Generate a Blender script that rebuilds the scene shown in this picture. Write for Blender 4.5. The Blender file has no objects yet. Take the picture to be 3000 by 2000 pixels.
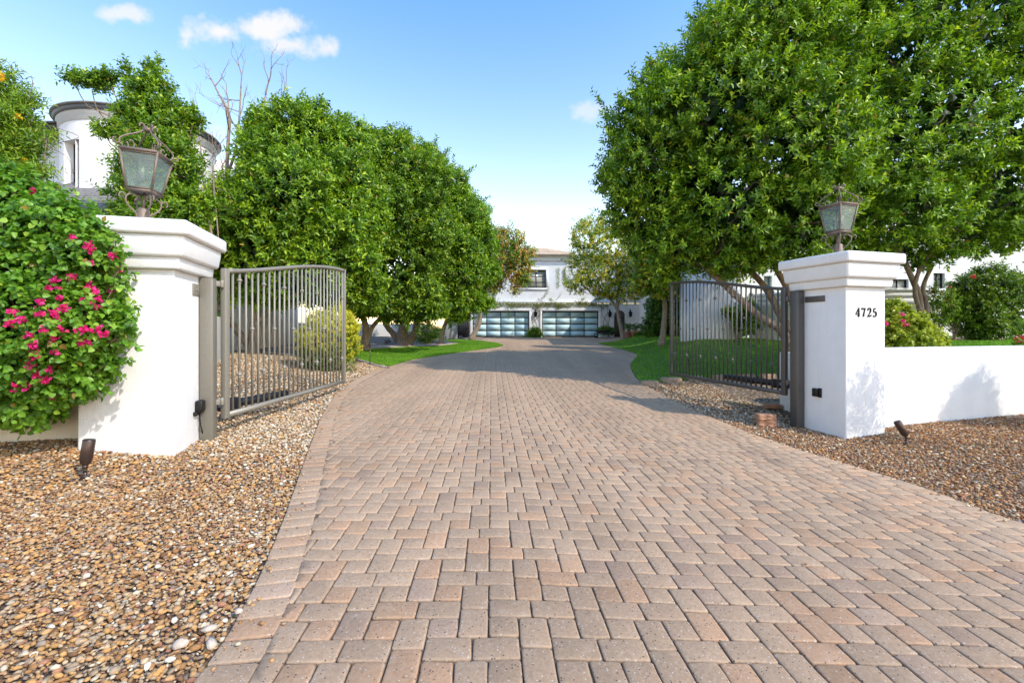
import bpy, bmesh, math, random
import numpy as np
from mathutils import Vector, Matrix
from mathutils.geometry import delaunay_2d_cdt
rng = np.random.default_rng(7); random.seed(7)
S = bpy.context.scene
COL = S.collection
F = 1333.33; HY = 963.0; EYE = 1.5
R = math.radians
def sm(v, a, b):
    t = np.clip((np.asarray(v, float) - a) / (b - a), 0, 1); return t * t * (3 - 2 * t)
# ------------------------------------------------------------------ terrain
def G(x, y):
    x = np.asarray(x, float); y = np.asarray(y, float)
    s = np.interp(x, [-12, -6, -4.9, -4, -2, 0, 5.4, 7, 12, 20], [.3, .2, .2, .05, .02, 0, -.27, -.2, -.18, -.18])
    ramp = np.interp(y, [-10, 7, 10, 15, 25, 38.5, 60], [0, 0, .06, .22, .5, .81, .9])
    return s * (1 - sm(y, 9, 20)) + ramp + .4 * sm(-x, 4.5, 9) * sm(y, 9, 15)
def HL(x, y):       # right lawn, banked up towards the house and behind the low wall
    x = np.asarray(x, float); y = np.asarray(y, float); g = G(x, y)
    l1 = (1.1 - g) * sm(x - .82 * y, -1.6, -.2) * (1 - sm(y, 17, 22))
    l2 = (1.05 - g) * sm(y, 14, 20) * sm(x - XR(y), .2, 3)
    return g + np.maximum(np.maximum(l1, l2), 0)
def W(px, py, Y):
    return ((px - 1500) / F * Y, Y, EYE + (HY - py) / F * Y)
def Gp(px, py, fn=G):
    Ys = np.linspace(.8, 90, 9000); X = (px - 1500) / F * Ys; Z = EYE + (HY - py) / F * Ys
    d = Z - fn(X, Ys); i = int(np.argmax(d < 0)); return (X[i], Ys[i])
LE = [(574,2000),(714,1786),(816,1556),(880,1378),(937,1224),(976,1161),(1020,1122),(1097,1084),(1212,1052),(1339,1033),(1420,1022),(1462,1016),(1476,1011),(1460,1005),(1429,1001),(1372,996)]
RE = [(3000,1537),(2679,1416),(2360,1322),(2168,1256),(1999,1185),(1914,1140),(1883,1122),(1865,1109),(1852,1087),(1846,1067),(1856,1053),(1870,1040),(1861,1035),(1825,1024),(1780,1013),(1749,1005)]
def edge(pts, first, last):
    w = [first] + [Gp(*p) for p in pts]
    out = [w[0]]
    for p in w[1:]:
        if p[1] > out[-1][1] + .02: out.append(p)
    out = np.array(out + last); return out
le = edge(LE, (-1.0, -4.0), [(-4.6, 38.6)]); re_ = edge(RE, (9.5, -4.0), [(11.4, 38.6)])
def resample(e):
    ys = np.arange(-4, 38.6, .12); xs = np.interp(ys, e[:,1], e[:,0])
    k = np.ones(7) / 7; pad = np.r_[[xs[0]]*3, xs, [xs[-1]]*3]; return np.interp, ys, np.convolve(pad, k, 'valid')
_, YL, XLs = resample(le); _, YR, XRs = resample(re_)
def XL(y): return np.interp(y, YL, XLs)
def XR(y): return np.interp(y, YR, XRs)
print('EDGE L', le.round(2).tolist()); print('EDGE R', re_.round(2).tolist())

# ------------------------------------------------------------------ object helpers
def tagp(o, label=None, cat=None, group=None, kind=None):
    if label: o['label'] = label
    if cat: o['category'] = cat
    if group: o['group'] = group
    if kind: o['kind'] = kind
    return o
def thing(name, label, cat, loc, group=None):
    o = bpy.data.objects.new(name, None); COL.objects.link(o); o.location = loc; o.empty_display_size = .2
    return tagp(o, label, cat, group)
class MB:
    def __init__(s): s.v = []; s.f = {}; s.c = []; s.n = 0
    def add(s, V, Fs, C=None):
        V = np.asarray(V, float).reshape(-1, 3)
        if not isinstance(Fs, (list, tuple)) or (len(Fs) and np.ndim(Fs[0]) == 1): Fs = [Fs] if isinstance(Fs, np.ndarray) else group_faces(Fs)
        for f in Fs:
            f = np.asarray(f); s.f.setdefault(f.shape[1], []).append(f + s.n)
        s.v.append(V)
        if C is None: C = np.ones((len(V), 3)) * .5
        C = np.broadcast_to(np.asarray(C, float), (len(V), 3)); s.c.append(C); s.n += len(V)
    def build(s, name, mat, parent=None, smooth=False, kind=None):
        me = bpy.data.meshes.new(name); V = np.concatenate(s.v)
        if parent is not None:
            off = np.array(parent_world(parent)); V = V - off
        me.vertices.add(len(V)); me.vertices.foreach_set('co', V.ravel().astype(np.float32))
        loops = []; starts = []; k = 0
        for sz, fl in s.f.items():
            f = np.concatenate(fl); loops.append(f.ravel()); starts.append(k + np.arange(len(f)) * sz); k += f.size
        loops = np.concatenate(loops); starts = np.concatenate(starts)
        me.loops.add(len(loops)); me.loops.foreach_set('vertex_index', loops.astype(np.int32))
        me.polygons.add(len(starts)); me.polygons.foreach_set('loop_start', starts.astype(np.int32))
        me.update(calc_edges=True)
        a = me.color_attributes.new('Col', 'FLOAT_COLOR', 'POINT')
        C = np.concatenate(s.c); a.data.foreach_set('color', np.c_[C, np.ones(len(C))].ravel().astype(np.float32))
        if smooth: me.polygons.foreach_set('use_smooth', np.ones(len(starts), bool))
        me.materials.append(mat); me.validate()
        o = bpy.data.objects.new(name, me); COL.objects.link(o)
        if parent is not None: o.parent = parent
        if kind: o['kind'] = kind
        return o
def parent_world(p):
    l = Vector((0,0,0))
    while p is not None: l += p.location; p = p.parent
    return l
def group_faces(fs):
    d = {}
    for f in fs: d.setdefault(len(f), []).append(f)
    return [np.array(v) for v in d.values()]
BOXF = [(0,3,2,1),(4,5,6,7),(0,1,5,4),(1,2,6,5),(2,3,7,6),(3,0,4,7)]
def box(m, c, size, ang=0, C=None, tilt=None):
    x, y, z = np.array(size) / 2
    V = np.array([(-x,-y,-z),(x,-y,-z),(x,y,-z),(-x,y,-z),(-x,-y,z),(x,-y,z),(x,y,z),(-x,y,z)])
    if tilt is not None: V = V @ np.array(tilt.to_3x3()).T
    ca, sa = math.cos(ang), math.sin(ang)
    V = V @ np.array([[ca,sa,0],[-sa,ca,0],[0,0,1]]) + np.array(c); m.add(V, [np.array(BOXF)], C)
def bevel_box(m, c, size, ang=0, b=.01, C=None, seg=2):
    """box with rounded edges, wobble-free"""
    bm = bmesh.new(); bmesh.ops.create_cube(bm, size=1)
    for v in bm.verts: v.co = Vector((v.co.x*size[0], v.co.y*size[1], v.co.z*size[2]))
    bmesh.ops.bevel(bm, geom=list(bm.edges), offset=b, segments=seg, affect='EDGES', profile=.5)
    rot = Matrix.Rotation(ang, 3, 'Z')
    V = np.array([rot @ v.co + Vector(c) for v in bm.verts]); fs = [[v.index for v in f.verts] for f in bm.faces]
    bm.verts.index_update(); fs = [[v.index for v in f.verts] for f in bm.faces]; bm.free()
    m.add(V, group_faces(fs), C)
def tube(m, pts, rad, n=8, C=None, cap=True):
    P = np.array(pts, float); k = len(P); rad = np.broadcast_to(np.asarray(rad, float), (k,))
    T = np.gradient(P, axis=0); T /= np.linalg.norm(T, axis=1)[:,None] + 1e-9
    a = np.array([0,0,1.]) if abs(T[0][2]) < .9 else np.array([1.,0,0])
    u = np.cross(T[0], a); u /= np.linalg.norm(u); V = []
    for i in range(k):
        u = u - T[i] * np.dot(u, T[i]); u /= np.linalg.norm(u) + 1e-9; w = np.cross(T[i], u)
        th = np.arange(n) * 2 * math.pi / n
        V.append(P[i] + rad[i] * (np.cos(th)[:,None] * u + np.sin(th)[:,None] * w))
    V = np.concatenate(V); q = []
    for i in range(k - 1):
        for j in range(n): q.append((i*n+j, i*n+(j+1)%n, (i+1)*n+(j+1)%n, (i+1)*n+j))
    Fs = [np.array(q)]
    if cap: Fs.append(np.array([list(range(n))[::-1], [(k-1)*n+j for j in range(n)]]))
    m.add(V, Fs, C)
def lathe(m, c, prof, n=16, C=None, tilt=None):
    th = np.arange(n) * 2 * math.pi / n; V = []
    for r, z in prof: V.append(np.c_[r*np.cos(th), r*np.sin(th), np.full(n, z)])
    V = np.concatenate(V); k = len(prof)
    if tilt is not None: V = V @ np.array(tilt.to_3x3()).T
    q = [(i*n+j, i*n+(j+1)%n, (i+1)*n+(j+1)%n, (i+1)*n+j) for i in range(k-1) for j in range(n)]
    m.add(V + np.array(c), [np.array(q), np.array([list(range(n))[::-1], [(k-1)*n+j for j in range(n)]])], C)
def spline(pts, n=24):
    """catmull-rom through points"""
    P = np.array(pts, float); P = np.r_[[2*P[0]-P[1]], P, [2*P[-1]-P[-2]]]; out = []
    segs = len(P) - 3
    for i in range(segs):
        for t in np.linspace(0, 1, max(2, n // segs), endpoint=False):
            a, b, c, d = P[i:i+4]
            out.append(.5 * ((2*b) + (-a+c)*t + (2*a-5*b+4*c-d)*t*t + (-a+3*b-3*c+d)*t**3))
    out.append(P[-2]); return np.array(out)
# ------------------------------------------------------------------ materials
class NT:
    def __init__(s, name):
        s.m = bpy.data.materials.new(name); s.m.use_nodes = True; s.t = s.m.node_tree; s.t.nodes.clear()
        s.out = s.n('ShaderNodeOutputMaterial')
    def n(s, ty, **k):
        n = s.t.nodes.new(ty)
        for a, b in k.items(): setattr(n, a, b)
        return n
    def l(s, a, b): s.t.links.new(a, b)
def noise(nt, vec, scale, detail=4, rough=.6):
    n = nt.n('ShaderNodeTexNoise'); n.inputs['Scale'].default_value = scale; n.inputs['Detail'].default_value = detail; n.inputs['Roughness'].default_value = rough
    nt.l(vec, n.inputs['Vector']); return n.outputs['Fac']
def ramp(nt, fac, stops):
    r = nt.n('ShaderNodeValToRGB'); e = r.color_ramp.elements
    while len(e) < len(stops): e.new(.5)
    for i, (p, c) in enumerate(stops):
        e[i].position = p; e[i].color = (c, c, c, 1) if not hasattr(c, '__len__') else (*c, 1)
    nt.l(fac, r.inputs['Fac']); return r.outputs['Color']
def mix(nt, a, b, fac, mode='MIX'):
    n = nt.n('ShaderNodeMix', data_type='RGBA', blend_type=mode)
    for s_, v in ((6, a), (7, b)):
        if hasattr(v, 'is_linked'): nt.l(v, n.inputs[s_])
        else: n.inputs[s_].default_value = (*v, 1)
    if hasattr(fac, 'is_linked'): nt.l(fac, n.inputs[0])
    else: n.inputs[0].default_value = fac
    return n.outputs[2]
def bump(nt, h, dist, strength=1.0):
    b = nt.n('ShaderNodeBump'); b.inputs['Distance'].default_value = dist; b.inputs['Strength'].default_value = strength
    nt.l(h, b.inputs['Height']); return b.outputs['Normal']
def bsdf(nt, col, rough=.8, nrm=None, metal=0, spec=.5):
    b = nt.n('ShaderNodeBsdfPrincipled')
    if hasattr(col, 'is_linked'): nt.l(col, b.inputs['Base Color'])
    else: b.inputs['Base Color'].default_value = (*col, 1)
    if hasattr(rough, 'is_linked'): nt.l(rough, b.inputs['Roughness'])
    else: b.inputs['Roughness'].default_value = rough
    b.inputs['Metallic'].default_value = metal; b.inputs['Specular IOR Level'].default_value = spec
    if nrm is not None: nt.l(nrm, b.inputs['Normal'])
    return b
def pos(nt): return nt.n('ShaderNodeNewGeometry').outputs['Position']
def attr(nt): return nt.n('ShaderNodeAttribute', attribute_name='Col').outputs['Color']
def simple(name, col, rough=.7, metal=0, ns=30, var=.12, bd=.0015, spec=.5):
    nt = NT(name); p = pos(nt); f = noise(nt, p, ns, 5)
    c = mix(nt, col, tuple(v * (1 - var * 2) for v in col), ramp(nt, f, [(.35, 0), (.75, 1)]))
    b = bsdf(nt, c, rough, bump(nt, f, bd), metal, spec); nt.l(b.outputs[0], nt.out.inputs[0]); return nt.m
def stucco(name, col=(.82,.81,.79), low=(.6,.56,.5)):
    nt = NT(name); p = pos(nt)
    big = noise(nt, p, 1.3, 5, .65); fine = noise(nt, p, 90, 4, .7); mid = noise(nt, p, 9, 4, .6)
    c = mix(nt, col, tuple(v*.90 for v in col), ramp(nt, big, [(.4, 0), (.75, 1)]))
    c = mix(nt, c, low, ramp(nt, mid, [(.66, 0), (.85, .35)]))
    mp = nt.n('ShaderNodeMapping'); mp.inputs['Scale'].default_value = (7, 7, .5); nt.l(p, mp.inputs['Vector'])
    c = mix(nt, c, (.70,.66,.60), ramp(nt, noise(nt, mp.outputs[0], 1.5, 5, .7), [(.52, 0), (.8, .5)]))
    ad = nt.n('ShaderNodeMath', operation='ADD'); ml = nt.n('ShaderNodeMath', operation='MULTIPLY'); ml.inputs[1].default_value = .6
    nt.l(mid, ml.inputs[0]); nt.l(fine, ad.inputs[0]); nt.l(ml.outputs[0], ad.inputs[1])
    b = bsdf(nt, c, .85, bump(nt, ad.outputs[0], .006), 0, .25); nt.l(b.outputs[0], nt.out.inputs[0]); return nt.m
def leafmat(name, rough=.42, trans=.32, tint=(1.5,1.5,.7)):
    nt = NT(name); a = attr(nt); b = bsdf(nt, a, rough, None, 0, .45)
    t = nt.n('ShaderNodeBsdfTranslucent'); nt.l(mix(nt, a, tint, 1.0, 'MULTIPLY'), t.inputs['Color'])
    x = nt.n('ShaderNodeMixShader'); x.inputs[0].default_value = trans
    nt.l(b.outputs[0], x.inputs[1]); nt.l(t.outputs[0], x.inputs[2]); nt.l(x.outputs[0], nt.out.inputs[0]); return nt.m
def attrmat(name, rough=.8, ns=60, bd=.002, var=.5, spec=.3):
    nt = NT(name); p = pos(nt); f = noise(nt, p, ns, 5, .7)
    c = mix(nt, attr(nt), ramp(nt, f, [(.25, 1 - var), (.75, 1 + var*.3)]), 1.0, 'MULTIPLY')
    b = bsdf(nt, c, rough, bump(nt, f, bd), 0, spec); nt.l(b.outputs[0], nt.out.inputs[0]); return nt.m
def barkmat(name, c1, c2):
    nt = NT(name); p = pos(nt); mp = nt.n('ShaderNodeMapping'); mp.inputs['Scale'].default_value = (9, 9, 2.2); nt.l(p, mp.inputs['Vector'])
    f = noise(nt, mp.outputs[0], 2.2, 6, .7); c = mix(nt, c1, c2, ramp(nt, f, [(.35, 0), (.65, 1)]))
    b = bsdf(nt, c, .9, bump(nt, f, .02), 0, .2); nt.l(b.outputs[0], nt.out.inputs[0]); return nt.m
def glass_frost(name, col, rough=.25, alpha=.55):
    nt = NT(name); p = pos(nt); f = noise(nt, p, 22, 3); b = bsdf(nt, mix(nt, col, tuple(v*.6 for v in col), ramp(nt, noise(nt, p, 5, 4), [(.4, 0), (.7, 1)])), rough, bump(nt, f, .0012), 0, .6)
    t = nt.n('ShaderNodeBsdfTransparent'); t.inputs[0].default_value = (.85,.92,.9,1)
    x = nt.n('ShaderNodeMixShader'); x.inputs[0].default_value = alpha
    nt.l(t.outputs[0], x.inputs[1]); nt.l(b.outputs[0], x.inputs[2]); nt.l(x.outputs[0], nt.out.inputs[0]); return nt.m
def groundmat(name):
    nt = NT(name); p = pos(nt); v = nt.n('ShaderNodeTexVoronoi'); v.inputs['Scale'].default_value = 24; nt.l(p, v.inputs['Vector'])
    sp = nt.n('ShaderNodeSeparateColor'); nt.l(v.outputs['Color'], sp.inputs[0])
    c = ramp(nt, sp.outputs[0], [(0, (.10,.065,.04)), (.3, (.25,.16,.09)), (.55, (.36,.25,.15)), (.8, (.5,.4,.29)), (1, (.62,.56,.48))])
    c = mix(nt, c, (.06,.04,.03), ramp(nt, v.outputs['Distance'], [(.3, 0), (.75, .9)]))
    c = mix(nt, c, ramp(nt, noise(nt, p, .35, 4), [(.3, .75), (.7, 1.15)]), 1.0, 'MULTIPLY')
    inv = nt.n('ShaderNodeMath', operation='SUBTRACT'); inv.inputs[0].default_value = 1; nt.l(v.outputs['Distance'], inv.inputs[1])
    b = bsdf(nt, c, .9, bump(nt, inv.outputs[0], .02), 0, .2); nt.l(b.outputs[0], nt.out.inputs[0]); return nt.m
def pavermat(name):
    nt = NT(name); p = pos(nt)
    f = noise(nt, p, 55, 6, .75); big = noise(nt, p, .9, 4)
    c = mix(nt, attr(nt), ramp(nt, f, [(.3, .72), (.7, 1.14)]), 1.0, 'MULTIPLY')
    c = mix(nt, c, ramp(nt, big, [(.3, .91), (.7, 1.06)]), 1.0, 'MULTIPLY')
    mp = nt.n('ShaderNodeMapping'); mp.inputs['Scale'].default_value = (1.1, .09, 1); mp.inputs['Rotation'].default_value = (0, 0, -.1); nt.l(p, mp.inputs['Vector'])
    c = mix(nt, c, ramp(nt, noise(nt, mp.outputs[0], 1.2, 5, .6), [(.38, .88), (.62, 1.04)]), 1.0, 'MULTIPLY')
    c = mix(nt, c, (.50,.40,.30), ramp(nt, noise(nt, p, 6.5, 5, .7), [(.55, 0), (.8, .45)]))
    v = nt.n('ShaderNodeTexVoronoi'); v.inputs['Scale'].default_value = 75; nt.l(p, v.inputs['Vector'])
    sp = nt.n('ShaderNodeSeparateColor'); nt.l(v.outputs['Color'], sp.inputs[0])
    def lt(a, val, op='LESS_THAN'):
        q = nt.n('ShaderNodeMath', operation=op); nt.l(a, q.inputs[0]); q.inputs[1].default_value = val; return q.outputs[0]
    def mul(a, b_):
        q = nt.n('ShaderNodeMath', operation='MULTIPLY'); nt.l(a, q.inputs[0]); nt.l(b_, q.inputs[1]); return q.outputs[0]
    spot = lt(v.outputs['Distance'], .28)
    c = mix(nt, c, (.05,.04,.035), mul(spot, lt(sp.outputs[0], .12)))
    c = mix(nt, c, (.5,.44,.38), mul(spot, lt(sp.outputs[0], .88, 'GREATER_THAN')))
    b = bsdf(nt, c, .82, bump(nt, f, .004), 0, .3); nt.l(b.outputs[0], nt.out.inputs[0]); return nt.m
M = dict(
    white=stucco('white_stucco'), cream=stucco('cream_stucco', (.72,.66,.55)), grey_stucco=stucco('grey_stucco', (.52,.53,.52)),
    leaf=leafmat('leaf_green'), leafdull=leafmat('leaf_matt', .6, .3), petal=leafmat('petal', .6, .35, (1.4,1,1.2)), grass=leafmat('grass_blade', .6, .3),
    bark=barkmat('bark', (.36,.27,.19), (.15,.10,.07)), barkpale=barkmat('bark_pale', (.42,.34,.26), (.2,.14,.10)), barkdead=barkmat('bark_dead', (.38,.30,.23), (.22,.16,.12)),
    ground=groundmat('gravel_ground'), stone=attrmat('gravel_stone', .92, 90, .002, .35), paver=pavermat('paver'),
    bed=simple('joint_sand', (.15,.105,.07), .95, ns=200, var=.3), lawn=simple('turf_base', (.08,.20,.012), .9, ns=70, var=.3, bd=.01),
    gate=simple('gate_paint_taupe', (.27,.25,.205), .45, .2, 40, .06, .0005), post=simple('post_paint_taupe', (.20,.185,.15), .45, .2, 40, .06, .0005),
    gateshade=simple('gate_paint_shaded', (.11,.10,.09), .45, .3, 40, .08, .0005), bronze=simple('lantern_bronze', (.23,.175,.135), .55, .3, 60, .2, .001),  # right gate: the taupe paint darkened to stand for its shade
    dark=simple('dark_metal', (.022,.02,.02), .45, .5), black=simple('black_plastic', (.015,.016,.022), .4, 0, 60, .1), spot=simple('spotlight_brown', (.09,.06,.05), .35, .6, 50, .1, .0004),
    pane=glass_frost('seeded_glass', (.34,.44,.42), .2, .38), roof=simple('roof_tile', (.55,.44,.35), .8, ns=8, var=.2, bd=.01), roofgrey=simple('roof_tile_grey', (.22,.21,.21), .8, ns=12, var=.25, bd=.01),
    fascia=simple('fascia_slate', (.11,.125,.14), .5), gpane=None, wpane=None, teal=simple('teal_frame', (.16,.36,.36), .5),
    terra=simple('terracotta', (.45,.22,.15), .8, ns=25, var=.15), block=simple('rough_block', (.47,.25,.15), .9, ns=45, var=.2, bd=.006), flag=simple('flagstone', (.46,.31,.2), .9, ns=12, var=.2, bd=.01),
    curb=simple('concrete_edge', (.42,.33,.26), .9, ns=20, var=.15), wax=simple('candle_sleeve', (.18,.18,.17), .6), bulb=glass_frost('bulb_glass', (.85,.8,.6), .1, .7),
    label=simple('label_violet', (.10,.07,.35), .5), labelw=simple('label_white', (.75,.75,.8), .5), wood=simple('dark_door_wood', (.12,.09,.08), .5, ns=10),
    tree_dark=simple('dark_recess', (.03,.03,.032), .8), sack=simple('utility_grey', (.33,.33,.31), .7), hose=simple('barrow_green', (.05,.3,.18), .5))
def panemat(name, c1, c2, rough):
    nt = NT(name); p = pos(nt); f = noise(nt, p, .6, 3)
    b = bsdf(nt, mix(nt, c1, c2, f), rough, None, 0, .5); nt.l(b.outputs[0], nt.out.inputs[0]); return nt.m
M['gpane'] = panemat('frosted_pane', (.42,.64,.70), (.58,.78,.78), .5); M['wpane'] = panemat('window_pane', (.22,.24,.22), (.60,.57,.47), .12)
# ------------------------------------------------------------------ ground, lawns
def axis(a, b, step, far):
    m = list(np.arange(a, b, step)); o = []; s = step; v = b
    while v < far: o.append(v); s *= 1.35; v += s
    l = []; s = step; v = a - step
    while v > -far: l.append(v); s *= 1.35; v -= s
    return np.array(l[::-1] + m + o)
gx = axis(-14, 16, .3, 900); gy = axis(-6, 42, .3, 900)
XX, YY = np.meshgrid(gx, gy); ZZ = G(XX, YY) - .04
m = MB(); nx = len(gx); ny = len(gy); idx = np.arange(nx*ny).reshape(ny, nx)
m.add(np.c_[XX.ravel(), YY.ravel(), ZZ.ravel()], [np.c_[idx[:-1,:-1].ravel(), idx[:-1,1:].ravel(), idx[1:,1:].ravel(), idx[1:,:-1].ravel()]])
m.build('ground', M['ground'], kind='structure', smooth=True)
def inpoly(x, y, poly):
    c = np.zeros(len(x), bool); n = len(poly)
    for i in range(n):
        x1, y1 = poly[i]; x2, y2 = poly[(i+1) % n]
        if y1 == y2: continue
        k = ((y1 > y) != (y2 > y)) & (x < (x2-x1)*(y-y1)/(y2-y1)+x1); c ^= k
    return c
def sheet(name, poly, fn, dz, mat, step=.5, kind='structure', skirt=.12, parent=None):
    poly = np.array(poly, float); n = len(poly)
    x0, y0 = poly.min(0); x1, y1 = poly.max(0)
    a, b = np.meshgrid(np.arange(x0, x1, step), np.arange(y0, y1, step)); a = a.ravel() + .013; b = b.ravel() + .017
    k = inpoly(a, b, poly); pts = [Vector(p) for p in poly] + [Vector((u, v)) for u, v in zip(a[k], b[k])]
    res = delaunay_2d_cdt(pts, [], [list(range(n))], 1, 1e-5)
    V = np.array([(p.x, p.y) for p in res[0]]); Z = fn(V[:,0], V[:,1]) + dz
    m = MB(); m.add(np.c_[V, Z], [np.array([f for f in res[2] if len(f) == 3])])
    P = poly; Z = fn(P[:,0], P[:,1]) + dz; q = [(i, (i+1) % n, n + (i+1) % n, n + i) for i in range(n)]
    m.add(np.r_[np.c_[P, Z], np.c_[P, Z - skirt]], [np.array(q)])
    return m.build(name, mat, parent, kind=kind, smooth=False)
def blades(name, poly, fn, n, dz, label):
    poly = np.array(poly, float); x0, y0 = poly.min(0); x1, y1 = poly.max(0)
    A = []
    while sum(len(a) for a in A) < n:
        # denser near the camera
        x = rng.uniform(x0, x1, n); y = y0 + (y1 - y0) * rng.random(n)**1.5; k = inpoly(x, y, poly); A.append(np.c_[x[k], y[k]])
    P = np.concatenate(A)[:n]; z = fn(P[:,0], P[:,1]) + dz
    B = np.c_[P, z]; h = rng.uniform(.025, .05, n); th = rng.uniform(0, 6.28, n); w = .006 + P[:,1] * .0005
    d = np.c_[np.cos(th), np.sin(th), np.zeros(n)] * w[:,None]; lean = rng.normal(0, .015, (n, 2))
    tip = B + np.c_[lean, h]
    V = np.stack([B - d, B + d, tip], 1).reshape(-1, 3)
    patch = .5 + .5 * np.sin(P[:,0]*1.7 + 2*np.sin(P[:,1]*.9)) * np.sin(P[:,1]*1.3)
    t = np.clip(rng.random(n)*.7 + patch*.3, 0, 1)[:,None]; c = (1-t)*np.array([.07,.20,.008]) + t*np.array([.24,.46,.02])
    dead = rng.random(n) < .006; c[dead] = (.5,.45,.2)
    m = MB(); m.add(V, [np.arange(3*n).reshape(-1, 3)], np.repeat(c, 3, 0))
    return tagp(m.build(name, M['grass']), label, 'grass', kind='stuff')
# left lawn
tip = [(x, y) for x, y in zip(XLs, YL)]
pl = [Gp(*p) for p in [(1150,1069)]]
yl0 = Gp(1136,1071)[1]; yl1 = Gp(1429,1001)[1]
left_lawn = [(XL(y) - .02, y) for y in np.arange(yl0, yl1, .3)] + [Gp(*p) for p in [(1400,997),(1340,994.5),(1300,996),(1318,1003),(1330,1009),(1290,1013),(1200,1016),(1110,1020),(1040,1026),(1030,1040),(1060,1054),(1100,1064)]]
sheet('lawn', left_lawn, G, -.002, M['lawn'])
blades('grass', left_lawn, G, 60000, 0, 'short bright green turf of the lawn left of the driveway')
# concrete edging band behind the left lawn
def ribbon_strip(name, pts, w, h, fn, mat, kind='structure'):
    P = spline([(a, b, 0) for a, b in pts], 60)[:, :2]; T = np.gradient(P, axis=0); T /= np.linalg.norm(T, axis=1)[:,None]; N = np.c_[-T[:,1], T[:,0]] * w / 2
    A = P + N; B = P - N; za = fn(A[:,0], A[:,1]); zb = fn(B[:,0], B[:,1]); k = len(P)
    V = np.r_[np.c_[A, za-.05], np.c_[A, za+h], np.c_[B, zb+h], np.c_[B, zb-.05]]
    q = [(r*k+i, r*k+i+1, (r+1)*k+i+1, (r+1)*k+i) for r in range(3) for i in range(k-1)]
    m = MB(); m.add(V, [np.array(q)]); return m.build(name, mat, kind=kind)
ribbon_strip('garden_edging', [Gp(*p) for p in [(1030,1021),(1110,1017.5),(1200,1013.5),(1290,1010),(1326,1006),(1310,1001.5),(1285,999)]], .7, .03, G, M['curb'])
ribbon_strip('garden_edging', [Gp(*p) for p in [(1026,1030),(1032,1046),(1066,1059),(1108,1071),(1136,1078)]], .12, .03, G, M['curb'])
# right lawn
yr0 = Gp(1880,1121)[1]; yr1 = Gp(1749,1004)[1]; lawn_front = [Gp(*p) for p in [(1990,1112),(2100,1106),(2200,1103),(2290,1103)]]
print('lawn front', lawn_front, 'yr0', yr0, yr1)
right_lawn = [(XR(y) + .02, y) for y in np.arange(yr0, yr1, .3)][::-1] + lawn_front + [(8.6, 12.4), (6.45, 9.9), (6.42, 8.08), (14, 10.18), (19, 11.55), (26, 14), (26, 32), (9.5, yr1 + .1)]
sheet('lawn', right_lawn, HL, -.002, M['lawn'])
blades('grass', right_lawn, HL, 130000, 0, 'short bright green turf of the banked lawn right of the driveway')
# ------------------------------------------------------------------ driveway: every paver is real relief in one surface mesh
m = MB()
ys = np.r_[np.arange(-4, 38.5, .25), 38.55]; k = len(ys)
V = np.r_[np.c_[XL(ys), ys, G(XL(ys), ys) - .014], np.c_[(XL(ys)+XR(ys))/2, ys, G((XL(ys)+XR(ys))/2, ys) - .014], np.c_[XR(ys), ys, G(XR(ys), ys) - .014]]
cols = []
NXD = 24; V = []
for j in range(NXD + 1):
    x = XL(ys) + (XR(ys) - XL(ys)) * j / NXD; V.append(np.c_[x, ys, G(x, ys) - .014])
V = np.concatenate(V); q = [(j*k+i, (j+1)*k+i, (j+1)*k+i+1, j*k+i+1) for j in range(NXD) for i in range(k-1)]
m.add(V, [np.array(q)]); m.build('driveway_bed', M['bed'], kind='structure')
U6 = .152; BW = .235; TH = R(2.6); ct, st = math.cos(TH), math.sin(TH)
ox, oy = -.191, 2.218      # a known joint of the pattern
cells = []
for r in range(-45, 250):
    for c in range(-75, 95):
        x = c * U6; y = r * U6
        if c % 4 == 0: ph = r % 4
        elif c % 4 == 2: ph = (r + 2) % 4
        else: ph = None
        if ph is not None:
            if ph == 0:   # centre of a pair of lying pavers: c-1 .. c+1, row r
                cells.append((x - .75*U6, y - .5*U6, 1.5*U6, U6)); cells.append((x + .75*U6, y - .5*U6, 1.5*U6, U6))
            elif ph == 1: # start of the standing pair, rows r .. r+2
                cells.append((x, y - U6 + .75*U6, U6, 1.5*U6)); cells.append((x, y - U6 + 2.25*U6, U6, 1.5*U6))
        elif r % 2 == 1: cells.append((x, y - .5*U6, U6, U6))
cells = np.array(cells)
cx = ox + cells[:,0]*ct - cells[:,1]*st; cy = oy + cells[:,0]*st + cells[:,1]*ct
k = (cy > -3.8) & (cy < 38.4) & (cx > XL(cy) + BW - .09) & (cx < XR(cy) - BW + .09)
cells = cells[k]; cx = cx[k]; cy = cy[k]; n = len(cells); print('pavers', n)
def outline(hw, hd, g, wob):
    # 12 points: corners cut, mids wobbling
    P = []
    for sx, sy in ((-1,-1),(1,-1),(1,1),(-1,1)):
        P.append((sx, sy))
    return P
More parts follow.
